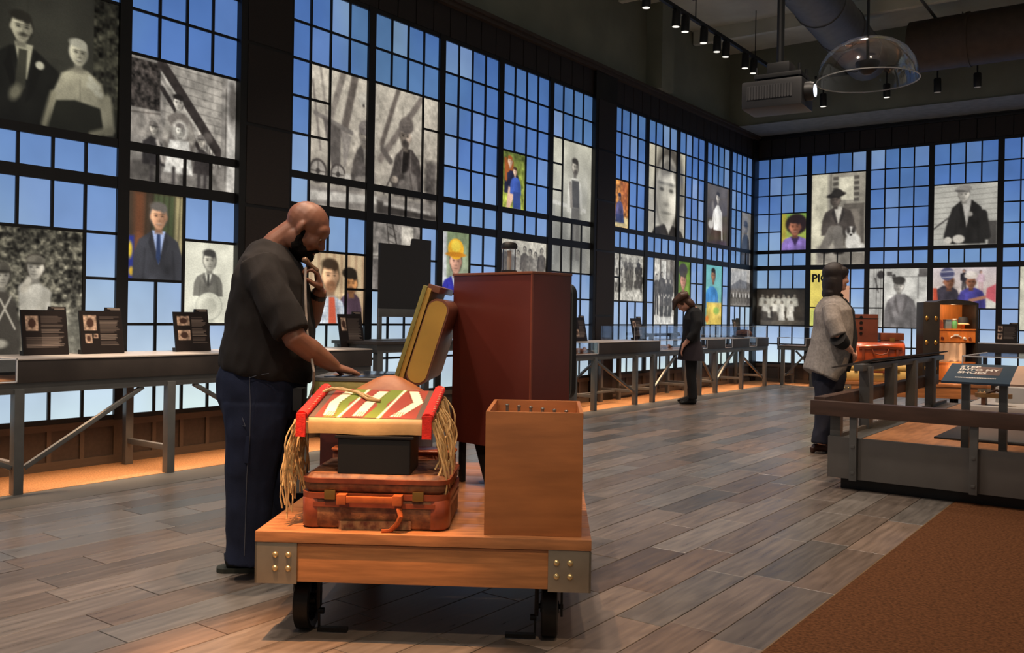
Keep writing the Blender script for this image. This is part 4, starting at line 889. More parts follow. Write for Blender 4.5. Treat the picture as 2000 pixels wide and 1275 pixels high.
# glass boxes standing on the counters, and what lies in them
def vitrine(wall, h0, h1, o0, o1, z0, z1, label):
    t = thing('glass_vitrine', label, 'display case', W3(wall, (h0 + h1) / 2, (o0 + o1) / 2, z0), group='glass boxes on the counters')
    def add(name, m, a, b, p, q, u, v):
        mb = MB(); wbox(mb, wall, a, b, p, q, u, v); build(mb, name, m, t, world=True)
    add('glass_sheet', M_GLASS, h0, h1, o1 - .005, o1, z0, z1); add('glass_sheet', M_GLASS, h0, h1, o0, o0 + .005, z0, z1)
    add('glass_sheet', M_GLASS, h0, h0 + .005, o0 + .005, o1 - .005, z0, z1); add('glass_sheet', M_GLASS, h1 - .005, h1, o0 + .005, o1 - .005, z0, z1)
    add('glass_sheet', M_GLASS, h0, h1, o0, o1, z1, z1 + .005)
    for a in (h0, h1 - .005): add('polished_edge', M_EDGE, a, a + .005, o1 - .002, o1 + .003, z0, z1 + .006)
    add('polished_edge', M_EDGE, h0, h1, o1 - .002, o1 + .003, z1 + .001, z1 + .006)
    return t
vitrine(1, 10.75, 12.40, .14, .66, .853, 1.04, 'long clear glass box holding a dark rod beside the bowing woman')
vitrine(1, 12.80, 14.70, .14, .66, .853, 1.04, 'clear glass box on the counter behind the bowing woman')
vitrine(1, 14.75, 15.55, .14, .66, .853, 1.04, 'clear glass box over a brown rounded object near the room corner')
vitrine(2, -5.78, -4.95, .14, .66, .853, 1.04, 'clear glass box on the far wall counter by the corner')
p, q = plX(1258, 656, -6.15), plX(1325, 651, -6.15); p.z = q.z = (p.z + q.z) / 2
rod = MB(); rod.cyl(p, q, .022, n=12); rod.cyl(p, p + (q - p) * .06, .034, n=12); rod.cyl(q - (q - p) * .06, q, .034, n=12)
rb = thing('dark_rod', 'thick black rod with end caps on two small props', 'tool', (p.x, (p.y + q.y) / 2, .853))
build(rod, 'shaft', M_BLACK, rb, world=True)
for k in (.2, .8):
    c = p + (q - p) * k; mb = MB(); mb.box(c.x - .03, c.x + .03, c.y - .02, c.y + .02, .853, c.z - .02); build(mb, 'prop', M_STEEL, rb, world=True)
def carved(y, l, x, col, label, r=.035):
    mb = MB(); n = 9; path = [Vector((x, y + l * (k / (n - 1) - .5), .712 + r * 1.05 + .01 * math.sin(k * 1.7))) for k in range(n)]
    mb.tube(path, [r * (0.35 + .65 * abs(math.sin(k * 1.25 + .6))) for k in range(n)], 10)
    return build(mb, 'carved_wooden_piece', mat('carved_%d_%d' % (col[0], col[1]), col, .5, var=.3, stretch=(8, 2, 8)), smooth=True, label=label, cat='artifact')
carved(11.75, .5, -5.98, (150, 96, 58), 'long brown carved piece inside the glazed counter by the woman')
carved(2.35, .55, -6.0, (96, 60, 36), 'dark brown carved piece in the glazed counter at left edge')
carved(9.5, .35, -5.98, (140, 84, 50), 'brown carved piece in the glazed counter beside the red cabinet')
carved(13.85, .22, -5.98, (130, 74, 40), 'small brown carved piece in the narrow glazed counter opening', .03)
c = plX(1487, 655, -6.05); mb = MB(); mb.lathe([(.02, 0), (.13, .02), (.15, .06), (.12, .11), (.06, .13), (.02, .135)], (-6.12, 15.15, .853), 20)
build(mb, 'round_basket', mat('brown_basketry', (124, 72, 44), .7, var=.4, scale=30, bump=.5), label='low round brown basket in the glass box near the corner', cat='basket')
mb = MB(); path = [Vector((-6.1 + .09 * math.sin(a * .7), 2.55 + .06 * math.cos(a), .74 + .012 * a)) for a in range(6)]; mb.tube(path, [.03, .034, .03, .026, .022, .012], 10)
build(mb, 'pale_figurine', mat('pale_ceramic', (190, 196, 206), .3), label='pale curled figurine in the glazed counter at left edge', cat='figurine')

# ------------------------------------------------------------------ standing text placards
M_PRINTD = mat_attr('printed_board', 0.45)
def placard_art(i, seed, pics):
    rg = random.Random(seed); i.fill((30, 23, 21))
    for (u0, u1, v0, v1) in pics:
        i.rect(u0, u1, v0, v1, (176, 150, 130), .006); i.tex(12, .7, u0, u1, v0, v1); i.ell((u0 + u1) / 2, (v0 + v1) / 2, (u1 - u0) * .3, (v1 - v0) * .3, (70, 48, 40), .02)
    u0 = max([p[1] for p in pics]) + .06 if pics else .08
    v = .14
    while v < .8:
        i.line((u0, v), (rg.uniform(.78, .93), v), .012, (166, 150, 138), .01, .8); v += .034 if rg.random() > .12 else .06
    if seed % 2:
        v = .62
        while v < .86: i.line((.08, v), (rg.uniform(.75, .92), v), .012, (166, 150, 138), .01, .8); v += .036
def placard(wall, h, out, w, hgt, label, seed, pics, z=.853, tilt=0.17):
    t = thing('information_placard', label, 'sign', W3(wall, h, out, z), group='text placards on the counters')
    def Q(a, s, k): return W3(wall, h + a, out - math.sin(tilt) * s + k, z + math.cos(tilt) * s)
    tab = hgt * .08
    poly = [(-w / 2, 0), (w / 2, 0), (w / 2, hgt + tab), (w * .12, hgt + tab), (w * .10, hgt), (-w / 2, hgt)]
    mb = MB(); mb.prism(poly, lambda a, s: Q(a, s, 0), lambda a, s: Q(a, s, -.012)); build(mb, 'board', M_BLACK, t, world=True)
    mb = MB(); mb.prism([(-w / 2, -.001), (w / 2, -.001), (w / 2, .03), (-w / 2, .03)], lambda a, s: Q(a, s, -.012), lambda a, s: Q(a, s, -.05)); build(mb, 'foot', M_BLACK, t, world=True)
    im = Img(56, 60, w / hgt); placard_art(im, seed, pics); inv = wmat(t).inverted()
    me = print_mesh('print', im, inv @ Q(-w / 2 + .003, hgt - .003, .0012), inv @ Q(w / 2 - .003, hgt - .003, .0012), inv @ Q(-w / 2 + .003, .003, .0012), M_PRINTD); link('print', me, t)
    im = Img(20, 6, w * .35 / tab); im.fill((30, 23, 21)); im.line((.1, .3), (.9, .3), .2, (170, 156, 144)); im.line((.3, .75), (.9, .75), .2, (170, 156, 144))
    me = print_mesh('tab_print', im, inv @ Q(w * .14, hgt + tab * .9, .0012), inv @ Q(w / 2 - .004, hgt + tab * .9, .0012), inv @ Q(w * .14, hgt + .002, .0012), M_PRINTD); link('tab_print', me, t)
O_ = .325
placard(1, 3.10, O_, .31, .31, 'black text placard with one picture of a man in a hat', 1, [(.08, .36, .12, .46)])
placard(1, 3.505, O_, .32, .31, 'black text placard with one large and two small pictures', 2, [(.08, .38, .10, .46), (.1, .26, .54, .76), (.3, .4, .54, .64)])
placard(1, 4.245, O_, .31, .31, 'black text placard with two pictures below the cream portrait', 4, [(.08, .44, .1, .34), (.08, .44, .46, .72)])
placard(1, 6.04 - .1, O_, .30, .31, 'black text placard leaning between the man and black panel', 6, [(.08, .3, .1, .5)])
placard(1, 11.50, O_, .30, .31, 'black text placard left of the bowing woman', 3, [(.1, .4, .12, .42)], tilt=.2)
placard(1, 9.95, O_, .30, .31, 'black text placard just right of the red cabinet', 5, [(.1, .4, .5, .8)], tilt=.2)
placard(1, 15.35, O_ - .1, .30, .31, 'black text placard in the corner of the room', 7, [(.1, .4, .12, .42)])
placard(2, -5.15, O_, .31, .31, 'black text placard below the group photograph in white', 8, [(.06, .3, .1, .4), (.06, .3, .5, .8)])
placard(2, -2.22, O_, .30, .31, 'black text placard right of the open wardrobe trunk', 10, [(.06, .3, .1, .4), (.06, .3, .5, .8)])
placard(2, -1.80, O_, .30, .31, 'black text placard at the right edge on the far counter', 12, [(.06, .34, .1, .5)])

# ------------------------------------------------------------------ side desk with the black panel
t = thing('side_desk', 'grey steel desk with dark top between counter and red cabinet', 'desk', (-6.1, 6.5, 0))
build(MB().box(-6.42, -5.82, 5.87, 7.2, .885, .912), 'desk_top', M_FASCIA, t, world=True, bevel=.004)
build(MB().box(-6.40, -5.84, 5.89, 7.18, .81, .885), 'apron', M_STEEL, t, world=True, bevel=.003)
for x in (-6.40, -5.90):
    for y in (5.90, 7.10): build(MB().box(x, x + .06, y, y + .07, 0, .81), 'leg', M_STEEL, t, world=True, bevel=.003)
t = thing('exhibit_board', 'tall black panel with a tab on a grey stand, on the side desk', 'panel', (-6.2, 6.64, .912))
mb = MB(); mb.prism([(6.274, 1.217), (7.01, 1.217), (7.01, 1.925), (6.74, 1.925), (6.72, 1.85), (6.274, 1.85)], lambda a, z: (-6.2, a, z), lambda a, z: (-6.225, a, z)); build(mb, 'board', mat('charcoal_board', (34, 34, 35), .6, var=.06), t, world=True)
build(MB().box(-6.225, -6.195, 6.27, 7.015, 1.137, 1.217), 'lower_rail', M_STEEL, t, world=True, bevel=.003)
for y in (6.27, 6.975): build(MB().box(-6.225, -6.195, y, y + .04, .912, 1.137), 'post', M_STEEL, t, world=True, bevel=.003)
build(MB().box(-6.30, -6.12, 6.25, 7.03, .912, .922), 'base', M_STEEL, t, world=True, bevel=.003)

# ------------------------------------------------------------------ baggage cart in front
M_WOOD = mat('honey_oak_board', (160, 106, 66), .42, var=.22, scale=5, stretch=(1.2, 9, 9), bump=.08, bscale=20, coat=.15)
M_BEAM = mat('oak_beam', (166, 110, 66), .42, var=.18, scale=5, stretch=(1.0, 9, 12), bump=.06, bscale=20)
M_PLATE = mat('brushed_steel_plate', (150, 140, 124), .38, metal=.7, var=.08, scale=12)
M_RIVET = mat('brass_rivet', (206, 180, 130), .3, metal=.8, var=.05)
def cart(name, label, loc, rz, W, Lc, zt, fork=.187):
    t = thing(name, label, 'cart', loc, rz, group='wooden baggage carts')
    n = int(round(Lc / .2)); q = Lc / n
    for i in range(n): build(MB().box(0, W, i * q + .001, (i + 1) * q - .002, zt - .038, zt), 'deck_plank', M_WOOD, t, bevel=.003)
    zb = zt - .178; zc = zt - .042
    build(MB().box(.02, W - .02, .012, .06, zb, zc), 'end_beam', M_BEAM, t, bevel=.004); build(MB().box(.02, W - .02, Lc - .06, Lc - .012, zb, zc), 'end_beam', M_BEAM, t, bevel=.004)
    for x in (.012, W - .06): build(MB().box(x, x + .048, .061, Lc - .061, zb, zc), 'side_beam', M_BEAM, t, bevel=.004)
    for x0, x1, sx in ((.0, .15, 0), (W - .15, W, 1)):
        for y0, y1 in ((0.004, .012), (Lc - .012, Lc - .004)):
            mb = MB(); mb.box(x0, x1, y0, y1, zb - .006, zc + .003)
            xs = x0 if sx == 0 else x1 - .008; ya, yb = (y0, y0 + .15) if y0 < 1e-2 else (y1 - .15, y1); mb.box(xs, xs + .008, ya, yb, zb - .006, zc + .003)
            pl = build(mb, 'corner_bracket', M_PLATE, t, bevel=.001)
            yy = y0 if y0 < 1e-2 else y1; dy = -1 if y0 < 1e-2 else 1
            for bx in (.073, .12) if sx == 0 else (.030, .077):
                for bz in (.048, .096):
                    mb = MB(); mb.ball((x0 + bx, yy + dy * .001, zb + bz), (.011, .008, .011), 10, 6); build(mb, 'rivet', M_RIVET, pl)
    r = .108
    for wx in (.1425, W - .1425):
        for wy in (fork, Lc - fork):
            w = build(MB(), 'caster', M_IRON, t) if False else None
            mb = MB(); prof = [(r - .03, -.022), (r - .01, -.03), (r, -.026), (r, .026), (r - .01, .03), (r - .03, .022)]
            mb.rings([[Vector((wx + h, wy + q_ * math.cos(2 * math.pi * j / 28), r + q_ * math.sin(2 * math.pi * j / 28))) for j in range(28)] for q_, h in prof], cap=False, close=True)
            for k in range(5):
                a = 2 * math.pi * k / 5 + .3; mb.bar((wx, wy, r), (wx, wy + (r - .022) * math.cos(a), r + (r - .022) * math.sin(a)), .022, .02, (1, 0, 0))
            mb.cyl((wx - .034, wy, r), (wx + .034, wy, r), .022, n=12); wh = build(mb, 'wheel', M_IRON, t)
            mb = MB()
            for s in (-1, 1): mb.bar((wx + s * .044, wy, r - .03), (wx + s * .044, wy, zb), .05, .008, (1, 0, 0))
            mb.box(wx - .06, wx + .06, wy - .06, wy + .06, zb - .014, zb - .001); mb.cyl((wx - .05, wy, r), (wx + .05, wy, r), .009, n=10); build(mb, 'wheel_fork', M_IRON, t)
            s = 1 if wx < W / 2 else -1
            mb = MB(); mb.box(min(wx + s * .05, wx + s * .16), max(wx + s * .05, wx + s * .16), wy - .05, wy - .025, .004, .018); mb.bar((wx + s * .052, wy - .03, .01), (wx + s * .05, wy - .03, zb - .01), .008, .008, (1, 0, 0))
            mb.cyl((wx + s * .05, wy - .03, .075), (wx + s * .07, wy - .03, .075), .012, n=8); build(mb, 'brake_lever', M_IRON, t)
    return t
CL = Vector((-2.623, 2.054, 0)); CA = R(33.62)
cart('baggage_cart', 'wooden baggage cart on black iron wheels loaded with suitcases in the foreground', CL, CA, 1.187, 1.6, .40)
CM = Matrix.Translation(CL) @ Matrix.Rotation(CA, 4, 'Z')
def cthing(name, label, cat, x, y, z, **k):
    p = CM @ Vector((x, y, z)); return thing(name, label, cat, p, CA, **k)

# suitcase lying at the front: local frame of the thing (x right, y back, z up), origin at its front left bottom
M_LEA = mat('red_brown_leather', (122, 58, 34), .35, var=.35, scale=9, bump=.25, bscale=40, coat=.2)
M_LEA2 = mat('orange_leather', (172, 86, 42), .35, var=.2, scale=14, bump=.2)
M_WEAVE = mat('worn_floral_tapestry', (84, 48, 34), .6, c2=(138, 92, 58), scale=26, bump=.4, bscale=70)
M_BRASS = mat('old_brass', (170, 130, 70), .35, metal=.9)
def round_rect(x0, x1, y0, y1, r, n=5):
    out = []
    for cx, cy, a in ((x1 - r, y1 - r, 0), (x0 + r, y1 - r, 90), (x0 + r, y0 + r, 180), (x1 - r, y0 + r, 270)):
        for k in range(n + 1): out.append((cx + r * math.cos(R(a + 90 * k / n)), cy + r * math.sin(R(a + 90 * k / n))))
    return out
def case_body(mb, x0, x1, y0, y1, z0, z1, r, soft=.02):
    """hard case with corners rounded in plan, edges softened top and bottom"""
    lv = [(z0, soft), (z0 + soft, 0), (z1 - soft, 0), (z1, soft)]
    return mb.rings([[Vector((x, y, z)) for x, y in round_rect(x0 + s, x1 - s, y0 + s, y1 - s, max(r - s, .004))] for z, s in lv])
def suitcase(t, w, d, h, M1, M2, M3, bands=True, handle=True, front=-1):
    build(case_body(MB(), 0, w, 0, d, 0, h * .62, .05, .012), 'base', M1, t, ang=60)
    build(case_body(MB(), .002, w - .002, .002, d - .002, h * .62 + .003, h, .05, .018), 'lid', M1, t, ang=60)
    if bands:
        for z, k in ((.08, .016), (h * .62 - .012, .02), (h - .03, .016)):
            mb = MB(); mb.rings([[Vector((x, y, zz)) for x, y in round_rect(-.004, w + .004, -.004, d + .004, .054)] for zz in (z, z + k)]); build(mb, 'leather_band', M2, t, ang=60)
        for x in (0, w - .09):
            mb = MB(); case_body(mb, x - .003 if x == 0 else x, x + .09 if x == 0 else w + .003, -.003, .12, .0, h * .6, .045, .01); build(mb, 'corner_patch', M2, t, ang=60)
    if handle:
        cx = w * .48; z = h * .58; mb = MB(); mb.bar((cx - .10, -.03, z), (cx + .10, -.03, z), .018, .024, (0, 0, 1)); hd = build(mb, 'handle', M3, t, bevel=.006)
        for s in (-1, 1):
            mb = MB(); mb.bar((cx + s * .10, -.042, z), (cx + s * .10, 0, z), .034, .036, (0, 0, 1)); build(mb, 'handle_mount', M3, hd, bevel=.004)
    for x in (w * .2, w * .8):
        mb = MB(); mb.box(x - .02, x + .02, -.009, 0, h * .55, h * .72); build(mb, 'latch', M_BRASS, t, bevel=.002)
t = cthing('leather_suitcase', 'worn red brown leather suitcase with orange handle lying at cart front', 'suitcase', .145, .065, .40)
suitcase(t, .53, .40, .195, M_WEAVE, M_LEA, M_LEA2)
mb = MB(); mb.bar((.14, -.006, .015), (.40, -.006, .02), .003, .03, (0, 0, 1)); build(mb, 'tapestry_strip', mat('pale_floral_strip', (150, 120, 84), .7, c2=(96, 52, 36), scale=40), t)
mb = MB(); mb.tube([(.36, -.03, .085), (.37, -.045, .06), (.355, -.04, .03), (.33, -.03, .005), (.30, -.034, .004)], .007, 8, ra=.012); build(mb, 'loose_strap', M_LEA2, t)
t = cthing('woven_basket_lid', 'flat brown woven lid behind the black stand on the suitcase', 'basket', .15, .47, .40)
build(case_body(MB(), 0, .5, 0, .12, 0, .215, .04, .012), 'body', mat('woven_cane', (150, 84, 46), .6, c2=(110, 58, 34), scale=40, bump=.5, bscale=90), t, ang=60)
build(case_body(MB(), -.005, .505, -.005, .125, .216, .226, .04, .003), 'rim', M_LEA2, t, ang=60)
t = cthing('black_stand', 'black box stand under the painted hide bag', 'stand', .27, .085, .595)
case_body(mb := MB(), 0, .265, 0, .2, 0, .128, .006, .003); build(mb, 'body', M_BLACK, t)
build(MB().box(-.01, .275, -.005, .205, .128, .138), 'top_plate', M_BLACK, t, bevel=.002)

# painted hide bag: sloping box, painted top, red bindings, fringes
t = cthing('painted_hide_bag', 'painted hide bag with red bindings and long pale fringes', 'bag', .15, .10, .758)
HW, HD, HF, HB = .43, .34, .795 - .758, .868 - .758        # width, depth, front and back height of the top
def HT(u, v, k=0.0): return Vector((u * HW, v * HD, HF + (HB - HF) * v + k))
M_HIDE = mat('tan_rawhide', (186, 150, 100), .6, var=.15, scale=7, bump=.15)
n = 8; mb = MB(); rings = []
for i in range(n + 1):
    u = i / n; s = .012 * math.sin(u * 9); rings.append([HT(u, 0), HT(u, .33), HT(u, .66), HT(u, 1), Vector((u * HW, HD, HB - .06)), Vector((u * HW, HD * .5, (HF + HB) / 2 - .062)), Vector((u * HW, -.006, HF - .058 + s * .2)), Vector((u * HW, -.008, HF - .02))])
mb.rings(rings); build(mb, 'body', M_HIDE, t, ang=60)
im = Img(150, 96, HW / HD); RED, GRN, CRM, GRY = (150, 58, 40), (112, 126, 40), (240, 228, 190), (96, 74, 60)
im.fill(GRY); im.rect(.07, .93, 0, 1, RED)
for a in (.30, .64):
    im.poly([(a + .06, 0), (a + .10, 0), (a - .02, .5), (a - .0, 1), (a - .16, 1), (a - .10, .6), (a - .16, .3), (a - .06, 0)], GRN, .01)
    im.line((a + .07, 0), (a - .03, 1), .035, CRM, .01)
def feather(p, q, r, w):
    im.poly([p, (p[0] + w, p[1]), (q[0] + w, q[1]), (r[0] + w, r[1]), r, q], CRM, .008)
    for k in range(7):
        t_ = k / 6; 
        for (s0, s1) in ((p, q), (q, r)):
            a = s0[0] + (s1[0] - s0[0]) * t_; b = s0[1] + (s1[1] - s0[1]) * t_
            im.line((a - .012, b), (a + .0, b + .01), .014, (60, 24, 18), .008, .8); im.line((a + w + .012, b), (a + w, b + .01), .014, (60, 24, 18), .008, .8)
feather((.17, .06), (.10, .5), (.13, .95), .09); feather((.47, .06), (.41, .5), (.38, .95), .09); feather((.75, .04), (.84, .45), (.70, .95), .09)
for a in (.14, .4, .72):
    for k in range(4): im.line((a + .02 + k * .02, .80), (a + .01 + k * .022, .98), .008, RED, .006)
me = print_mesh('painted_panel', im, HT(0, 1, .0025), HT(1, 1, .0025), HT(0, 0, .0025), mat_attr('hide_paint', .6)); o = link('painted_panel', me, t)
sm = o.modifiers.new('sheet', 'SOLIDIFY'); sm.thickness = .003; sm.offset = -1
M_RED = mat('red_wool_cloth', (206, 34, 22), .85, var=.2, scale=40, bump=.3, bscale=160)
for sx in (0, 1):
    mb = MB(); x = -.014 if sx == 0 else HW + .014
    mb.tube([Vector((x, HD * (1 - k / 6) * 1.03 - .01, HF + (HB - HF) * (1 - k / 6) + .008)) for k in range(7)], .016, 10, ra=.022, side=(1, 0, 0)); mb.bar((x, -.02, HF + .015), (x, -.024, HF - .068), .034, .012, (0, 1, 0))
    rb_ = build(mb, 'red_binding', M_RED, t, ang=60)
    mb = MB()
    for k in range(11): v = .08 + .84 * k / 10; mb.bar((x - .02, v * HD, HF + (HB - HF) * v + .012), (x + .02, v * HD, HF + (HB - HF) * v + .024), .004, .002)
    build(mb, 'stitching', mat('cream_thread', (228, 214, 176), .7), rb_)
    mb = MB(); rg = random.Random(5 + sx)
    for k in range(54 if sx == 0 else 40):
        v = rg.uniform(-.06, .75) if sx == 0 else rg.uniform(-.02, .95); y0 = v * HD; z0 = HF + (HB - HF) * max(0, v) - .01
        ln = rg.uniform(.22, .36) if sx == 0 else rg.uniform(.12, .40); s = -1 if sx == 0 else 1
        x0 = x + s * .018; zz = -.758 + .40 + .02; P = []; wob = rg.uniform(0, 6); drift = rg.uniform(.0, .05) * s
        for j in range(9):
            q = j / 8; P.append(Vector((x0 + drift * q + .008 * math.sin(wob + q * 7) + (.025 * s * math.sin(q * 3)), y0 - .01 * q + .008 * math.cos(wob * 2 + q * 8), max(z0 - ln * q, zz))))
        if sx == 0: P = [Vector((p.x if p.z > -.165 else min(p.x, -.006 - .004 * rg.random()), p.y, p.z)) for p in P]
        mb.tube(P, .0042, 5, ra=.003)
    build(mb, 'fringe', mat('pale_buckskin', (206, 172, 118), .65, var=.25, scale=30), t, kind='stuff')
mb = MB(); mb.tube([HT(.0, .75, .02), HT(.12, .86, .02), HT(.3, .78, .012), HT(.42, .58, .01), HT(.55, .52, .01)], .006, 8); mb.tube([HT(-.08, .6, .01), HT(.05, .8, .025), HT(.3, .8, .013), HT(.5, .55, .012)], .005, 8)
build(mb, 'tie_thong', M_HIDE, t)

# dark red trunk carrying the open suitcase, conical leather cover in front of it
t = cthing('low_red_trunk', 'low dark red trunk under the open olive suitcase', 'trunk', .05, .68, .40)
M_DRED = mat('dark_red_board', (74, 26, 22), .45, var=.15)
build(MB().box(0, .42, 0, .5, 0, .34), 'body', M_DRED, t, bevel=.008); build(MB().box(-.003, .423, -.003, .503, .345, .395), 'lid', M_DRED, t, bevel=.008)
for x in (.1, .32): build(MB().box(x - .015, x + .015, -.012, .0, .30, .38), 'latch', M_BRASS, t, bevel=.002)
t = cthing('open_suitcase', 'open olive suitcase with raised brown lid, under the man\'s hand', 'suitcase', .005, .665, .797)
M_OLV = mat('olive_canvas', (128, 120, 62), .6, var=.15, scale=20, bump=.15); M_GOLD = mat('mustard_lining', (176, 140, 62), .5, var=.12, scale=5)
M_BRL = mat('bronze_leather', (110, 68, 50), .35, var=.3, scale=8, coat=.2)
build(case_body(MB(), 0, .40, 0, .50, 0, .095, .05, .012), 'base', M_OLV, t, ang=60)
mb = MB(); mb.rings([[Vector((x, y, zz)) for x, y in round_rect(-.003, .403, -.003, .503, .052)] for zz in (.088, .1)]); build(mb, 'base_rim', M_STEEL, t, ang=60)
build(MB().box(.05, .36, .05, .45, .1, .104), 'touch_panel', mat('dim_glass_panel', (40, 46, 56), .12), t, bevel=.001)
# raised lid: built flat (x = up along the lid, z = thickness) then leaned back
ld = MB(); lean = R(17); LM = Matrix.Translation((.375, 0, .07)) @ Matrix.Rotation(lean, 4, 'Y'); ld.M = LM
prof = round_rect(.02, .115, .03, .41, .045)
ld.rings([[Vector((a, y, b)) for a, b in prof] for y in (.0, .004, .492, .496)]); lid = build(ld, 'lid', M_BRL, t, ang=50)
mb = MB(); mb.M = LM; mb.rings([[Vector((a, y, b)) for a, b in round_rect(.024, .108, .04, .40, .04)] for y in (-.004, .0)]); build(mb, 'lid_side_panel', M_GOLD, lid)
mb = MB(); mb.M = LM; mb.box(-.022, -.004, -.012, .508, .0, .445); build(mb, 'inner_frame', M_OLV, lid, bevel=.003)
mb = MB(); mb.M = LM; mb.box(-.004, .016, -.004, .50, .02, .44); build(mb, 'lid_rim', M_GOLD, lid, bevel=.003)
mb = MB(); mb.M = LM; mb.box(-.004, .05, .0, .49, .43, .458); build(mb, 'top_ledge', M_BRL, lid, bevel=.003)
t = cthing('conical_hat', 'tan leather conical hat behind the painted hide bag', 'hat', .37, .56, .627)
mb = MB(); mb.M = Matrix.Diagonal((1.0, .50, 1.0, 1.0)); mb.lathe([(.205, .185), (.19, .20), (.125, .245), (.055, .283), (.02, .294), (.002, .295)], n=32); build(mb, 'crown', mat('tan_hat_leather', (172, 106, 58), .5, c2=(132, 66, 34), scale=7, bump=.2), t, ang=70)
mb = MB(); mb.lathe([(.03, 0), (.03, .175), (.07, .187)], n=16); build(mb, 'hat_stand', M_BLACK, t)
mb = MB(); mb.M = Matrix.Diagonal((1.0, .50, 1.0, 1.0)); mb.lathe([(.208, .18), (.21, .187), (.20, .193)], n=32); build(mb, 'brim_edge', M_HIDE, t)

# tall dark red cabinet standing corner first
M_CAB = mat('dark_red_cabinet', (96, 42, 34), .38, var=.1, scale=3, coat=.1)
cp = CM @ Vector((.948, .70, 0)); cabA = CA + math.atan2(.185, .168)
t = thing('tall_cabinet', 'tall dark red cabinet standing corner-first on the baggage cart', 'cabinet', (cp.x, cp.y, .40), cabA)
Wc, Dc = .25, .506       # x along the right face, y along the left face
build(MB().box(0, Wc, 0, Dc, .19, .96), 'body', M_CAB, t, bevel=.004)
build(MB().box(-.004, Wc + .004, -.004, Dc + .004, .955, .966), 'top_edge', mat('cabinet_trim', (140, 84, 60), .4), t, bevel=.002)
build(MB().box(-.003, .006, -.003, .006, .19, .955), 'corner_bead', mat('cabinet_bead', (124, 64, 48), .35), t, bevel=.001)
mb = MB(); mb.prism([(.03, 0), (.30, 0), (.38, .19), (.03, .19)], lambda y, z: (.03, y, z), lambda y, z: (Wc - .03, y, z)); build(mb, 'black_base', M_BLACK, t)
for x, y in ((.03, .46), (Wc - .05, .46)): build(MB().box(x, x + .025, y, y + .025, 0, .19), 'base_leg', M_BLACK, t, bevel=.002)
mb = MB(); mb.rings([[Vector((x, y, z)) for y, z in round_rect(.02, .30, .40, .925, .05)] for x in (Wc + .012, Wc + .016, Wc + .062, Wc + .066)]); dr = build(mb, 'rounded_side_door', M_BLACK, t, ang=50)
mb = MB(); mb.rings([[Vector((x, y, z)) for y, z in round_rect(.012, .308, .392, .933, .055)] for x in (Wc + .02, Wc + .028)]); build(mb, 'door_rim', M_STEEL, dr, ang=50)
lp = V(994, 530, 4.06)
t = thing('small_lantern', 'small lantern with black domed cap on top of the red cabinet', 'lantern', (lp.x, lp.y, 1.366))
mb = MB(); mb.lathe([(.036, 0), (.036, .01), (.03, .012)], n=20); build(mb, 'base', M_BLACK, t)
mb = MB(); mb.lathe([(.036, .108), (.037, .122), (.03, .134), (.012, .139)], n=20); build(mb, 'cap', M_BLACK, t)
mb = MB(); mb.lathe([(.03, .012), (.031, .06), (.03, .108)], n=20, cap=False); build(mb, 'glass', M_GLASS, t)
mb = MB(); mb.cyl((0, 0, .012), (0, 0, .1), .01, n=10); build(mb, 'candle', mat('cream_wax', (226, 216, 196), .5), t)
for k in range(2): a = k * math.pi; mb = MB(); mb.cyl((.033 * math.cos(a), .033 * math.sin(a), .01), (.033 * math.cos(a), .033 * math.sin(a), .11), .003, n=6); build(mb, 'post', M_STEEL, t)

# open wooden box at the cart's right front corner
M_BOXW = mat('red_cedar_panel', (158, 98, 54), .45, var=.16, scale=3, stretch=(1, 1, 7), bump=.05, coat=.1)
t = cthing('open_wooden_box', 'open-topped plain wooden box with row of metal pins inside', 'box', .808, .04, .40)
bw, bd, bh = .345, .46, .437
build(MB().box(0, bw, 0, .014, 0, bh), 'front_panel', M_BOXW, t, bevel=.003); build(MB().box(0, bw, bd - .014, bd, 0, bh), 'back_panel', M_BOXW, t, bevel=.003)
for x in (0, bw - .014): build(MB().box(x, x + .014, .014, bd - .014, 0, bh), 'side_panel', M_BOXW, t, bevel=.002)
build(MB().box(.014, bw - .014, .014, bd - .014, 0, .012), 'bottom', M_BOXW, t)
build(MB().box(.014, bw - .014, .014, bd - .014, bh - .075, bh - .06), 'inner_shelf', M_BOXW, t)
for k in range(6):
    mb = MB(); x = .055 + k * .047; mb.cyl((x, bd - .05, bh - .061), (x, bd - .05, bh - .02 - .004 * k), .006, n=8); mb.ball((x, bd - .05, bh - .018 - .004 * k), (.008, .008, .006), 8, 6); build(mb, 'metal_pin', M_STEEL, t)
# handset cord base: small black phone cradle on the suitcase's left side
t = cthing('phone_cradle', 'small black phone cradle beside the open suitcase', 'telephone', -.045, .66, .40)
build(MB().box(-.02, .02, 0, .07, .355, .45), 'cradle', M_BLACK, t, bevel=.005); build(MB().box(-.008, .04, .02, .05, .0, .36), 'bracket', M_STEEL, t, bevel=.002)

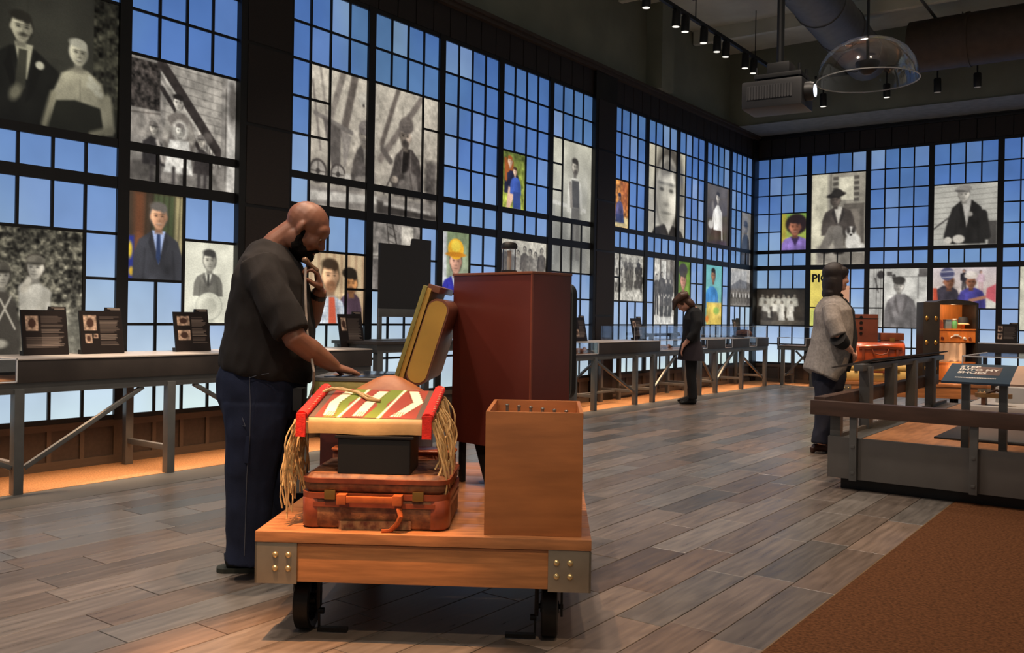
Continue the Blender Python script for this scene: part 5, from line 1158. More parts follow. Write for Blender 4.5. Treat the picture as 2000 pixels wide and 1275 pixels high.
# ------------------------------------------------------------------ railed platform at the right
M_PBRN = mat('dark_walnut_rail', (74, 54, 44), .42, var=.18, scale=4, stretch=(1, 6, 6))
M_PGRY = mat('warm_grey_panel', (92, 88, 84), .5, var=.06)
M_PDECK = mat('honey_platform_floor', (150, 104, 68), .5, var=.2, scale=5, stretch=(6, 1, 1))
PX0, PX1, PY0, PY1 = -1.98, 0.9, 6.46, 10.35
t = thing('display_platform', 'low grey railed platform with brown handrail beside the woman in grey', 'platform', (PX0, PY0, 0))
def padd(name, m, x0, x1, y0, y1, z0, z1, bevel=.004, parent=None): return build(MB().box(x0, x1, y0, y1, z0, z1), name, m, parent or t, world=True, bevel=bevel)
padd('plinth', M_BLACK, PX0 + .07, PX1, PY0 + .08, PY1 - .05, 0, .082)
padd('deck', M_PDECK, PX0 + .03, PX1, PY0 + .03, PY1, .082, .335, 0)
padd('front_board', M_PGRY, PX0, PX1, PY0, PY0 + .03, .08, .366); padd('side_board', M_PGRY, PX0, PX0 + .03, PY0 + .03, PY1, .08, .366)
padd('floor_border', M_SLATE, PX0 + .03, PX0 + .16, PY0 + .03, PY1, .335, .338, 0); padd('floor_border', M_SLATE, PX0 + .16, PX1, PY0 + .03, PY0 + .12, .335, .338, 0)
padd('front_rail', M_PBRN, PX0 - .11, PX1, PY0 - .05, PY0 + .03, .512, .612); padd('side_rail', M_PBRN, PX0 - .11, PX0 - .03, PY0 + .03, PY1 - .1, .532, .632)
for x, zt in ((-1.80, .512), (-1.05, .512), (-.3, .512)): padd('front_post', M_STEEL, x - .024, x + .024, PY0 - .035, PY0, .075, zt); padd('post_cap', M_STEEL, x - .012, x + .012, PY0 - .04, PY0 - .035, .12, .14, .002); padd('post_cap', M_STEEL, x - .012, x + .012, PY0 - .04, PY0 - .035, .30, .32, .002)
padd('corner_post', M_STEEL, PX0 + .005, PX0 + .075, PY0 + .03, PY0 + .10, .335, .512)
for y in (7.38, 8.13, 8.88, 9.66):
    padd('side_post', M_STEEL, PX0 - .03, PX0 + .05, y - .055, y + .055, .08 if y < 7 else .34, .82)
padd('reading_rail_beam', M_STEEL, PX0 - .04, PX0 + .03, 7.2, 10.2, .79, .84)
mb = MB(); mb.prism([(-2.26, .80), (-2.24, .793), (-1.93, .868), (-1.93, .88)], lambda x, z: (x, 7.42, z), lambda x, z: (x, 10.25, z)); build(mb, 'reading_rail_panel', M_FASCIA, t, world=True)

# blue sign on the platform
t = thing('reading_sign', 'tilted slate blue sign with white lettering on the platform rail', 'sign', (-.9, 6.62, .335))
bl, br = plY(1838, 742, 6.50), plY(1972, 752, 6.50); tl, tr = plY(1856, 708, 6.86), plY(1985, 715, 6.86)
bl.z = br.z = (bl.z + br.z) / 2; tl.z = tr.z = (tl.z + tr.z) / 2; tl.x = bl.x; tr.x = br.x
nrm = (br - bl).cross(tl - bl).normalized()
def slab(name, m, p, q, r, s, th=.014, parent=None):
    mb = MB(); mb.rings([[p, q, r, s], [v - nrm * th for v in (p, q, r, s)]]); return build(mb, name, m, parent or t, world=True)
slab('blue_panel', mat('slate_blue_print', (58, 78, 96), .4, var=.05), bl, br, tr, tl)
ex = br - bl; ey = tl - bl
slab('pale_panel', mat('pale_pink_print', (214, 182, 160), .45, var=.05), br, br + ex * .8, tr + ex * .8, tr)
slab('tan_print', mat('brown_pink_smudge', (112, 92, 88), .5, var=.2, scale=9), bl + ex * .42 + ey * .40 + nrm * .0012, bl + ex * .80 + ey * .40 + nrm * .0012, bl + ex * .80 + ey * .85 + nrm * .0012, bl + ex * .42 + ey * .85 + nrm * .0012, .001)
M_WH = mat('white_lettering', (232, 226, 220), .5)
for k, s in enumerate(('STEP', 'INTO MY', 'SHOES')):
    text_mesh('lettering', s, ey.length * .155, bl + ex * .17 + ey * (.76 - .155 * k) + nrm * .002, ex, ey, M_WH, t, .0008, bold=.0018)
mb = MB()
for k in range(26):
    a = .17 + k * .0235; mb.rings([[bl + ex * u + ey * v + nrm * .0012 for u, v in ((a, .20), (a + .016, .20), (a + .016, .25), (a, .25))], [bl + ex * u + ey * v + nrm * .002 for u, v in ((a, .20), (a + .016, .20), (a + .016, .25), (a, .25))]])
build(mb, 'small_print_line', M_WH, t, world=True, smooth=False)
for k in range(3):
    c = br + ex * (.28 + .12 * k) + ey * (.3 + .2 * (k % 2)) + nrm * .003; mb = MB(); mb.ball(c, (.016, .012, .003), 10, 6, ex.normalized(), ey.normalized(), nrm); build(mb, 'red_print', mat('red_print', (150, 40, 36), .5), t, world=True)
for x in (bl.x + .13, br.x - .05):
    y = 6.62; z = bl.z + (y - 6.5) / .36 * (tl.z - bl.z) - .016; mb = MB(); mb.box(x - .024, x + .024, y - .024, y + .024, .335, z); build(mb, 'post', M_STEEL, t, world=True, bevel=.003)

# glass case with white base on the platform
M_WHITE = mat('white_case_base', (196, 190, 182), .5, var=.03)
t = thing('platform_display_case', 'glass case on a white base behind the blue sign', 'display case', (-.75, 7.6, .336))
build(MB().box(-1.42, .6, 7.10, 8.3, .336, .348), 'base_slab', M_BLACK, t, world=True, bevel=.002)
build(MB().box(-1.25, .5, 7.16, 8.2, .348, .585), 'white_base', M_WHITE, t, world=True, bevel=.004)
for a in ((-1.25, .5, 7.16, 7.166), (-1.25, .5, 8.194, 8.2), (-1.25, -1.244, 7.166, 8.194)): build(MB().box(*a, .585, .93), 'glass_sheet', M_GLASS, t, world=True)
build(MB().box(-1.25, .5, 7.16, 8.2, .93, .938), 'glass_lid', M_GLASS, t, world=True)
for a in ((-1.252, .5, 7.155, 7.16, .932, .94), (-1.254, -1.248, 7.155, 7.16, .585, .94), (-1.254, -1.248, 7.16, 8.2, .934, .94)): build(MB().box(*a), 'polished_edge', M_EDGE, t, world=True)
build(MB().box(-1.1, .4, 7.6, 8.1, .585, .70), 'riser', M_WHITE, t, world=True, bevel=.003)
p = plY(1940, 806, 7.32)
t = thing('wooden_sandal', 'brown wooden platform sandal inside the glass case', 'sandal', (p.x, 7.32, .585))
mb = MB(); mb.prism(round_rect(-.12, .12, -.05, .05, .045), lambda x, y: (x, y, .055), lambda x, y: (x, y, .085)); build(mb, 'sole', mat('sandal_wood', (150, 108, 58), .5, var=.25, scale=12), t)
for x in (-.06, .055): mb = MB(); mb.box(x - .014, x + .014, -.045, .045, 0, .056); build(mb, 'tooth', mat('sandal_tooth', (110, 66, 40), .5), t, bevel=.003)
mb = MB(); mb.tube([(-.04, -.045, .085), (.02, -.02, .11), (.07, 0, .086), (.02, .02, .11), (-.04, .045, .085)], .008, 8); build(mb, 'strap', mat('dark_strap', (70, 46, 34), .7), t)
def boot(x, y, z, label, ang):
    t = thing('dark_boot', label, 'boot', (x, y, z), ang); mb = MB()
    mb.tube([(-.02, 0, .01), (-.02, 0, .08), (-.02, 0, .16), (-.02, 0, .2)], [.045, .045, .05, .052], 12); build(mb, 'shaft', mat('worn_dark_leather', (58, 46, 40), .45, var=.3), t)
    mb = MB(); mb.tube([(-.05, 0, .035), (.03, 0, .045), (.12, 0, .035), (.18, 0, .028)], [.035, .042, .034, .02], 12, ra=[.035, .045, .045, .03], side=(0, 1, 0)); build(mb, 'foot', mat('worn_dark_leather', (58, 46, 40)), t)
    mb = MB(); mb.box(-.085, .19, -.04, .04, 0, .012); build(mb, 'sole', M_BLACK, t, bevel=.004)
boot(-.85, 7.75, .70, 'worn dark boot on the left of the riser in the glass case', 2.8)
boot(-.50, 7.78, .70, 'worn dark boot on the right of the riser in the glass case', .3)

# ------------------------------------------------------------------ second cart with luggage, far right
C2 = Vector((-3.42, 11.55, 0)); C2A = R(24)
cart('baggage_cart', 'wooden baggage cart with luggage behind the railed platform', C2, C2A, 1.75, 1.3, .42)
CM2 = Matrix.Translation(C2) @ Matrix.Rotation(C2A, 4, 'Z')
def c2(name, label, cat, x, y, z, a=0.0, **k): return thing(name, label, cat, CM2 @ Vector((x, y, z)), C2A + a, **k)
t = c2('tan_suitcase', 'pale yellow suitcase with brown straps at the bottom of the luggage pile', 'suitcase', .05, .06, .42)
M_YEL = mat('pale_yellow_hide', (196, 166, 98), .5, var=.1, scale=6)
suitcase(t, .82, .5, .21, M_YEL, mat('yellow_band', (150, 116, 66), .5), M_LEA, bands=False)
for x in (.22, .6): mb = MB(); mb.box(x - .02, x + .02, -.006, .506, 0, .214); build(mb, 'strap', M_LEA, t, bevel=.002)
t = c2('leather_satchel', 'shiny orange brown leather satchel on top of the yellow suitcase', 'bag', .2, .1, .633)
M_OR = mat('glossy_chestnut', (170, 74, 34), .28, var=.3, scale=6, coat=.3)
mb = MB(); mb.rings([[Vector((x, .14 + (y - .14) * k, z)) for y, z in round_rect(.0, .28, 0, .27, .09)] for x, k in ((0, .8), (.02, 1), (.3, 1.04), (.58, 1), (.6, .8))]); build(mb, 'body', M_OR, t, ang=60)
mb = MB(); mb.tube([(.05, -.01, .2), (.3, -.02, .215), (.55, -.01, .2)], .03, 8, ra=.012); build(mb, 'flap_roll', M_OR, t)
mb = MB(); mb.tube([(.2, -.02, .2), (.22, -.035, .14), (.3, -.04, .12), (.38, -.035, .14), (.4, -.02, .2)], .009, 8); build(mb, 'handle', M_LEA, t)
for x in (.1, .5): mb = MB(); mb.box(x - .014, x + .014, -.02, -.002, .06, .2); build(mb, 'strap', M_LEA, t, bevel=.002)
t = c2('brown_box', 'brown box with a column of carved medallions above the satchel', 'box', .16, .62, .42)
M_BBOX = mat('brown_leather_board', (92, 46, 30), .45, var=.15)
build(MB().box(0, .40, 0, .22, 0, .84), 'body', M_BBOX, t, bevel=.006); build(MB().box(-.003, .403, -.003, .223, .78, .79), 'lid_seam', M_BLACK, t)
for k in range(4):
    mb = MB(); mb.cyl((.19, .002, .80 - k * .07), (.19, -.008, .80 - k * .07), .02, n=12); build(mb, 'medallion', M_IRON, t)
t = c2('small_chest', 'small brown trunk between the medallion box and wardrobe trunk', 'trunk', .60, .64, .42)
build(MB().box(0, .28, 0, .3, 0, .5), 'body', mat('chestnut_trunk', (110, 58, 34), .45, var=.2), t, bevel=.008); build(MB().box(-.004, .284, -.004, .304, .505, .60), 'lid', mat('chestnut_trunk', (110, 58, 34)), t, bevel=.01)
build(MB().box(.11, .17, -.012, 0, .46, .54), 'latch', M_BRASS, t, bevel=.002)
t = c2('pale_card', 'tall pale pink card standing behind the woman in grey', 'sign', .02, .2, .635)
build(MB().box(-.12, .12, 0, .012, .0, .98), 'card', mat('pale_pink_card', (196, 168, 158), .6, var=.04), t); build(MB().box(-.1, .1, -.04, .05, 0, .012), 'foot', M_STEEL, t)
# wardrobe trunk standing open
p = CM2 @ Vector((1.17, .40, .42))
t = thing('wardrobe_trunk', 'open black wardrobe trunk with lit orange wood interior', 'trunk', p, R(40))
TW, TD, TH = .60, .34, 1.0
M_TRK = mat('black_fibre_trunk', (30, 27, 26), .45, var=.2); M_TIN = mat('orange_wood_lining', (216, 128, 58), .5, var=.12, scale=4, stretch=(8, 8, 1))
build(MB().box(0, TW, TD - .015, TD, 0, TH), 'back_board', M_TIN, t)
for x in (0, TW - .03): build(MB().box(x, x + .03, 0, TD, 0, TH), 'side_wall', M_TRK, t, bevel=.004)
build(MB().box(0.03, TW - .03, 0, TD - .015, 0, .02), 'bottom', M_TRK, t); build(MB().box(.03, TW - .03, 0, TD - .015, TH - .02, TH), 'top', M_TRK, t)
mb = MB(); mb.prism([(0, TH), (TW, TH), (TW * .8, TH + .03), (TW * .5, TH + .045), (TW * .2, TH + .03)], lambda x, z: (x, 0, z), lambda x, z: (x, TD, z)); build(mb, 'domed_top', M_TRK, t)
build(MB().box(.03, TW - .03, 0, TD - .015, .655, .672), 'shelf', M_TIN, t); build(MB().box(.03, TW - .03, .01, TD - .015, .50, .655), 'drawer', M_TIN, t, bevel=.003); build(MB().box(.03, TW - .03, 0, TD - .015, .235, .25), 'shelf', M_TIN, t)
build(MB().box(.03, TW - .03, .02, TD - .015, .02, .235), 'lower_drawer', M_TIN, t, bevel=.003)
mb = MB(); n = 14
mb.rings([[Vector((.05 + .40 * k / n, .018 + .012 * math.sin(k * 1.9) + o_, z)) for o_, z in ((-.0, .25), (-.012, .36), (-.004, .49), (.012, .49), (.01, .25))] for k in range(n + 1)]); build(mb, 'linen_cloth', mat('cream_linen', (206, 180, 158), .8, var=.06, bump=.2), t)
bulb = bpy.data.lights.new('trunk_lamp', 'POINT'); bulb.energy = 2.6; bulb.color = (1, .7, .42); bulb.shadow_soft_size = .02; bo = bpy.data.objects.new('trunk_lamp', bulb); COL.objects.link(bo); bo.location = Matrix.Translation(p) @ Matrix.Rotation(R(40), 4, 'Z') @ Vector((.3, .06, .94))
bulb = bulb.copy(); bo = bpy.data.objects.new('trunk_lamp', bulb); COL.objects.link(bo); bo.location = Matrix.Translation(p) @ Matrix.Rotation(R(40), 4, 'Z') @ Vector((.3, -.05, .20)); bulb.energy = .6
# the other half, swung open to the left
hd = MB(); hd.M = Matrix.Rotation(R(-100), 4, 'Z'); hd.box(.0, TW * .45, -.2, -.004, 0, TH); half = build(hd, 'open_half', M_TRK, t, bevel=.008)
for z in (.18, .5, .8):
    for yy in (-.05, -.16):
        mb = MB(); mb.M = Matrix.Rotation(R(-100), 4, 'Z'); mb.ball((TW * .45, yy, z), (.014, .022, .03), 10, 6); build(mb, 'brass_catch', M_BRASS, half)
WT = Matrix.Translation(p) @ Matrix.Rotation(R(40), 4, 'Z')
def wt(name, label, cat, x, y, z): return thing(name, label, cat, WT @ Vector((x, y, z)), R(40))
o = wt('leather_purse', 'dark brown purse on the top shelf of the wardrobe trunk', 'purse', .13, .14, .672)
mb = MB(); mb.rings([[Vector((x, y, z)) for x, y in round_rect(-.08 * k, .08 * k, -.035 * k, .035 * k, .02)] for z, k in ((0, 1), (.07, .98), (.11, .8))]); build(mb, 'body', M_LEA, o); mb = MB(); mb.tube([(-.05, 0, .105), (-.03, 0, .135), (.03, 0, .135), (.05, 0, .105)], .006, 6); build(mb, 'handle', M_LEA, o)
o = wt('blue_tin', 'small blue tin box on the wardrobe trunk shelf', 'tin', .265, .13, .672); build(MB().box(-.04, .04, -.03, .03, 0, .1), 'body', mat('blue_tin_paint', (104, 130, 150), .4), o, bevel=.004); build(MB().box(-.042, .042, -.032, .032, .1, .115), 'lid', mat('blue_tin_lid', (84, 108, 128), .4), o, bevel=.003)
o = wt('green_jar', 'green glass jar on the wardrobe trunk shelf', 'jar', .355, .12, .672); mb = MB(); mb.lathe([(.03, 0), (.035, .02), (.035, .085), (.024, .1), (.024, .11)], n=18); build(mb, 'body', mat('green_jar_glass', (96, 170, 120), .15), o); mb = MB(); mb.lathe([(.027, .11), (.027, .125), (.02, .128)], n=18); build(mb, 'lid', M_EDGE, o)
o = wt('dark_cap_hat', 'dark hat with pale brim on the wardrobe trunk shelf', 'hat', .475, .13, .672); mb = MB(); mb.lathe([(.075, .05), (.08, .06), (.06, .075)], n=20); build(mb, 'brim', mat('cream_straw', (214, 190, 150), .7), o); mb = MB(); mb.lathe([(.06, .07), (.062, .12), (.05, .15), (.01, .155)], n=20); build(mb, 'crown', mat('charcoal_felt', (52, 56, 66), .8), o); mb = MB(); mb.lathe([(.02, 0), (.02, .05), (.05, .052)], n=12); build(mb, 'hat_stand', M_TIN, o)
for k, (x, l, c) in enumerate(((.13, 'small dark trinket at the left of the trunk drawer', M_LEA), (.31, 'coiled pale beads in the middle of the trunk drawer', M_EDGE), (.42, 'small pale shell on the right of the trunk drawer', M_EDGE), (.49, 'small dark trinket at the right of the trunk drawer', M_LEA))):
    o = wt('trinket', l, 'trinket', x, .004, .535); mb = MB()
    if k == 1: mb.tube([(.07 * math.cos(a * .55 + .3), -.006, .03 * math.sin(a * .55 + .3) + .02) for a in range(6)], .007, 6); mb.box(-.03, .03, -.012, 0, .055, .07)
    else: mb.ball((0, -.006, .02), (.02, .012, .018), 10, 6); mb.ball((.014, -.006, .008), (.012, .01, .01), 8, 6)
    build(mb, 'body', c, o)

# ------------------------------------------------------------------ ceiling, upper walls, ducts
CZ = 5.95
build(MB().box(-6.95, -6.62, -1, 17.2, 4.64, CZ), 'wall_upper_left', M_UPWALL, kind='structure', smooth=False)
build(MB().box(-6.62, 3.0, 15.55, 17.0, 4.625, CZ), 'wall_upper_far', M_UPWALL, kind='structure', smooth=False)
build(MB().box(-6.62, 3.0, 15.52, 16.6, 4.622, 4.628), 'trim_3', mat('pale_soffit', (120, 120, 112), .8), kind='structure', smooth=False)
build(MB().box(-6.95, 4.0, -1.5, 17.0, CZ, CZ + .1), 'ceiling', M_CEIL, kind='structure', smooth=False)
M_DUCT = mat('galvanised_duct', (96, 98, 98), .55, metal=.4, var=.1)
cb = build(MB().box(-6.62, -6.35, 12.35, 12.75, 4.64, CZ), 'ceiling_column', M_UPWALL, label='dull concrete column rising above the left window wall', cat='column', smooth=False)
for k, y in enumerate((6.5, 9.0, 11.5, 14.0)):
    mb = MB(); mb.box(-6.6, 3.0, y - .05, y + .05, CZ - .22, CZ); build(mb, 'ceiling_beam', M_CEIL, label=('first', 'second', 'third', 'fourth')[k] + ' grey ceiling beam from the camera, running across the room', cat='beam', smooth=False, group='ceiling beams')
def pipe(a, b, r, name, label, m=M_DUCT, cat='duct', n=20, rings=0):
    t = thing(name, label, cat, ((a[0] + b[0]) / 2, (a[1] + b[1]) / 2, min(a[2], b[2]) - r)); mb = MB(); mb.cyl(a, b, r, n=n); build(mb, 'shell', m, t, world=True)
    A, B = Vector(a), Vector(b)
    for k in range(rings):
        c = A + (B - A) * ((k + .5) / rings); d = (B - A).normalized() * .02; mb = MB(); mb.cyl(c - d, c + d, r + .015, n=n); build(mb, 'seam_band', m, t, world=True)
    return t
pipe(gnd(1525, -90, 5.3), gnd(1692, 118, 5.3), .325, 'round_duct', 'large round air duct crossing behind the projector pole', rings=4)
pipe((-3.3, 14.5, 5.28), (3.0, 14.5, 5.28), .38, 'round_duct', 'wide dark air duct above the right end of the far wall', mat('brown_duct', (74, 62, 52), .6, metal=.3), rings=4)
for k, (a, b) in enumerate((((-5.6, 10.0, 5.675), (2, 10.0, 5.675)), ((-5.6, 11.8, 5.675), (2, 11.8, 5.675)), ((-4.6, 5.0, 5.72), (-4.6, 15.5, 5.72)), ((-3.0, 5.0, 5.72), (-3.0, 15.5, 5.72)))):
    pipe(a, b, .022, "conduit_pipe", ('thin conduit above the track lights, nearer one', 'thin conduit above the track lights, farther one', 'long thin ceiling pipe above the light track', 'long thin ceiling pipe right of the projector pole')[k], cat='pipe', n=10)
# light tracks with lamp heads
M_HEAD = mat('dark_lamp_housing', (46, 46, 46), .45, metal=.4); M_LENS = mat('lit_lamp_lens', (240, 236, 226), .4, emit=(250, 244, 230), estr=1.1); M_LENS2 = mat('dim_lamp_lens', (150, 146, 138), .4, emit=(150, 140, 130), estr=.25)
def track(a, b, label):
    t = thing('light_track', label, 'light track', ((a[0] + b[0]) / 2, (a[1] + b[1]) / 2, a[2])); mb = MB(); mb.bar(a, b, .045, .05); build(mb, 'rail', M_BLACK, t, world=True)
    for k in range(4):
        c = Vector(a) + (Vector(b) - Vector(a)) * ((k + .5) / 4); mb = MB(); mb.cyl(c, (c.x, c.y, CZ), .008, n=6); build(mb, 'hanger_rod', M_BLACK, t, world=True)
track((-5.35, 6.0, 5.22), (-5.35, 14.6, 5.22), 'long black light track with spotlights parallel to the left wall')
track((-5.0, 15.3, 5.25), (1.0, 15.3, 5.25), 'black light track with spotlights in front of the far wall')
def head(c, zt, label, target, watts, lit=True, ang=30, col=WARMW):
    t = thing('track_spotlight', label, 'spotlight', (c.x, c.y, c.z), group='spotlights on the ceiling tracks'); d = Vector((0, 0, 1))
    if target is not None: d = (c - Vector(target)).normalized(); d = (d + Vector((0, 0, 2.0))).normalized()
    mb = MB(); mb.tube([c, c + d * .02, c + d * .20, c + d * .215], [.052, .055, .055, .045], 18); build(mb, 'housing', M_HEAD, t, world=True)
    mb = MB(); mb.cyl(c - d * .004, c + d * .004, .046, n=18); build(mb, 'lens', M_LENS if lit else M_LENS2, t, world=True)
    mb = MB(); q = c + d * .19; mb.tube([q, (q.x, q.y, zt - .06), (q.x, q.y, zt - .02)], .012, 8); mb.box(q.x - .03, q.x + .03, q.y - .05, q.y + .05, zt - .05, zt - .02); build(mb, 'yoke', M_HEAD, t, world=True)
    if watts and target is not None: spot('track_lamp_light', c - d * .03, target, watts, ang, col, .5, .04)
T1 = [(1262, 15), (1320, 52), (1338, 62), (1374, 84), (1400, 101), (1417, 111), (1455, 133), (1471, 143)]
nth = ('first', 'second', 'third', 'fourth', 'fifth', 'sixth', 'seventh', 'eighth')
for k, (x, y) in enumerate(T1):
    c = plX(x, y, -5.35); head(c, 5.20, nth[k] + ' lit spotlight from the left on the left-wall track', (-6.12 if k % 2 else -5.9, c.y + .3,   .85 if k % 2 else 0), 85, True, 24)
for k, (x, y, lit) in enumerate(((1608, 208, 1), (1732, 190, 1), (1831, 180, 0), (1909, 170, 0))):
    c = plY(x, y, 15.3); head(c, 5.23, nth[k] + (' spotlight from the left on the far-wall track, lit' if lit else ' spotlight from the left on the far-wall track, unlit'), (c.x, 16.2, .85), 80 if lit else 0, bool(lit), 30)

# projector on its pole
pc = V(1523, 182, 7.4); M_PROJ = mat('grey_projector_shell', (32, 32, 34), .45, var=.05)
t = thing('projector', 'grey ceiling projector with glowing lens hanging on a black pole', 'projector', (pc.x, pc.y, pc.z - .14), YAW - R(32))
build(MB().box(-.27, .22, -.16, .20, .0, .225), 'body', M_PROJ, t, bevel=.03); build(MB().box(-.22, .14, -.166, -.158, .07, .18), 'vent_panel', mat('dark_vent', (54, 54, 56), .6), t)
for k in range(16): build(MB().box(-.215 + k * .0222, -.207 + k * .0222, -.17, -.165, .075, .175), 'vent_slat', M_PROJ, t)
mb = MB(); mb.tube([(.21, -.04, .12), (.26, -.04, .12), (.29, -.04, .12)], [.075, .075, .066], 20); ln = build(mb, 'lens_barrel', M_BLACK, t); mb = MB(); mb.cyl((.285, -.04, .12), (.294, -.04, .12), .05, n=18); build(mb, 'lens', mat('glowing_lens', (255, 255, 255), .1, emit=(225, 235, 255), estr=2.0), ln)
build(MB().box(-.18, .2, -.12, .14, .245, .28), 'mount_plate', M_BLACK, t, bevel=.004); build(MB().box(-.08, .10, -.10, .10, .28, .37), 'mount_box', M_BLACK, t, bevel=.01)
for x, y in ((-.16, -.1), (.18, -.1), (-.16, .12), (.18, .12)): mb = MB(); mb.cyl((x, y, .224), (x, y, .34), .01, n=8); build(mb, 'mount_bolt', M_BLACK, t)
mb = MB(); mb.cyl((0, 0, .37), (0, 0, CZ - pc.z + .14), .03, n=16); build(mb, 'pole', M_BLACK, t)
# clear sound dome
dc = V(1694, 150, 7.5)
t = thing('sound_dome', 'clear plastic sound dome with black speaker hanging from a cord', 'speaker', dc)
m = bpy.data.materials.new('clear_plastic'); m.use_nodes = True; N = m.node_tree.nodes; L = m.node_tree.links; N.remove(N['Principled BSDF'])
tb = N.new('ShaderNodeBsdfTransparent'); tb.inputs[0].default_value = (.93, .93, .93, 1); gb = N.new('ShaderNodeBsdfGlossy'); gb.inputs['Roughness'].default_value = .08; lw = N.new('ShaderNodeLayerWeight'); lw.inputs[0].default_value = .22; mx = N.new('ShaderNodeMixShader')
L.new(lw.outputs['Facing'], mx.inputs[0]); L.new(tb.outputs[0], mx.inputs[1]); L.new(gb.outputs[0], mx.inputs[2]); L.new(mx.outputs[0], N['Material Output'].inputs[0])
mb = MB(); mb.lathe([(.40, -.03), (.395, .03), (.37, .12), (.31, .21), (.22, .275), (.11, .31), (.02, .32)], n=36, cap=False); build(mb, 'dome', m, t)
M_CLR = mat('frosted_plastic_rim', (150, 150, 148), .3)
mb = MB(); mb.rings([[Vector((q * math.cos(2 * math.pi * j / 36), q * math.sin(2 * math.pi * j / 36), z)) for j in range(36)] for q, z in ((.397, -.034), (.405, -.034), (.405, -.026), (.397, -.026))], cap=False, close=True); build(mb, 'rim', M_CLR, t)
mb = MB(); mb.lathe([(.03, .02), (.075, .05), (.095, .10), (.095, .12), (.02, .125)], n=20); build(mb, 'speaker_pod', M_BLACK, t)
mb = MB(); mb.cyl((0, 0, .12), (0, 0, CZ - dc.z), .012, n=8); build(mb, 'cord', M_BLACK, t)

# ------------------------------------------------------------------ people
def blob(mb, name, m, parent=None, voxel=.007, smooth=3, wr=0.0, wscale=6.0, base=None, **k):
    """joins overlapping closed shapes into one continuous surface"""
    me = bpy.data.meshes.new('tmp'); me.from_pydata([tuple(p) for p in mb.v], [], mb.f)
    bm = bmesh.new(); bm.from_mesh(me); bmesh.ops.recalc_face_normals(bm, faces=bm.faces); bm.to_mesh(me); bm.free()
    t = bpy.data.objects.new('tmp', me)
    r = t.modifiers.new('r', 'REMESH'); r.mode = 'VOXEL'; r.voxel_size = voxel
    if smooth: s = t.modifiers.new('s', 'SMOOTH'); s.iterations = smooth; s.factor = .5
    out = baked(t)
    if wr:
        nv = len(out.vertices); co = np.empty(nv * 3, np.float32); no = np.empty(nv * 3, np.float32); out.vertices.foreach_get('co', co); out.vertex_normals.foreach_get('vector', no); co = co.reshape(-1, 3); no = no.reshape(-1, 3)
        am = np.empty(nv)
        for i_, p in enumerate(co):
            q = Vector((p[0], p[1], p[2] * .6)) * wscale; am[i_] = (1 - abs(mnoise.noise(q)) * 2) * .8 + mnoise.noise(q * 2.3 + Vector((5, 1, 2))) * .5 - .4
        out.vertices.foreach_set('co', (co + no * (am * wr)[:, None]).astype(np.float32).ravel()); out.update()
    out.name = name
    base = Vector(base) if base is not None else None
    if parent is not None: out.transform(wmat(parent).inverted())
    else: out.transform(Matrix.Translation(-base))
    out.polygons.foreach_set('use_smooth', [True] * len(out.polygons)); out.materials.clear(); out.materials.append(m)
    o = link(name, out, parent)
    if parent is None: o.location = base; WM[o.name] = Matrix.Translation(base)
    return props(o, **k)
def frame(c, x, z):
    x = Vector(x).normalized(); z = Vector(z); z = (z - x * x.dot(z)).normalized(); y = z.cross(x)
    return Matrix(((x.x, y.x, z.x, c[0]), (x.y, y.y, z.y, c[1]), (x.z, y.z, z.z, c[2]), (0, 0, 0, 1)))
def head_shape(mb, M, k=1.0, slim=1.0):
    o = mb.M; mb.M = M @ Matrix.Scale(k, 4)
    B = lambda c, r: mb.ball(c, r, 18, 12)
    B((-.012, 0, .03), (.098, .077 * slim, .088)); B((.03, 0, -.03), (.064, .062 * slim, .093)); B((.045, 0, -.088), (.042, .046 * slim, .034)); B((.066, 0, .03), (.034, .058 * slim, .04))
    B((.080, 0, .024), (.018, .050, .012)); mb.tube([(.086, 0, .018), (.100, 0, -.008), (.114, 0, -.030), (.098, 0, -.042)], [.008, .010, .013, .010], 10)
    for s in (-1, 1):
        B((.096, s * .013, -.033), (.012, .009, .008)); B((.064, s * .038, -.028), (.028, .024, .028)); B((.076, s * .030, .002), (.015, .018, .010))
        mb.ball((-.012, s * .079 * slim, -.004), (.018, .0085, .030), 12, 8, (.92, s * .38, 0), (-s * .38, .92, 0)); B((-.004, s * .073 * slim, -.03), (.010, .008, .012)); B((.0, s * .05 * slim, -.06), (.05, .024, .05))
    B((.091, 0, -.064), (.012, .023, .007)); B((.089, 0, -.076), (.012, .020, .007)); B((.082, 0, -.10), (.016, .02, .014))
    mb.M = o
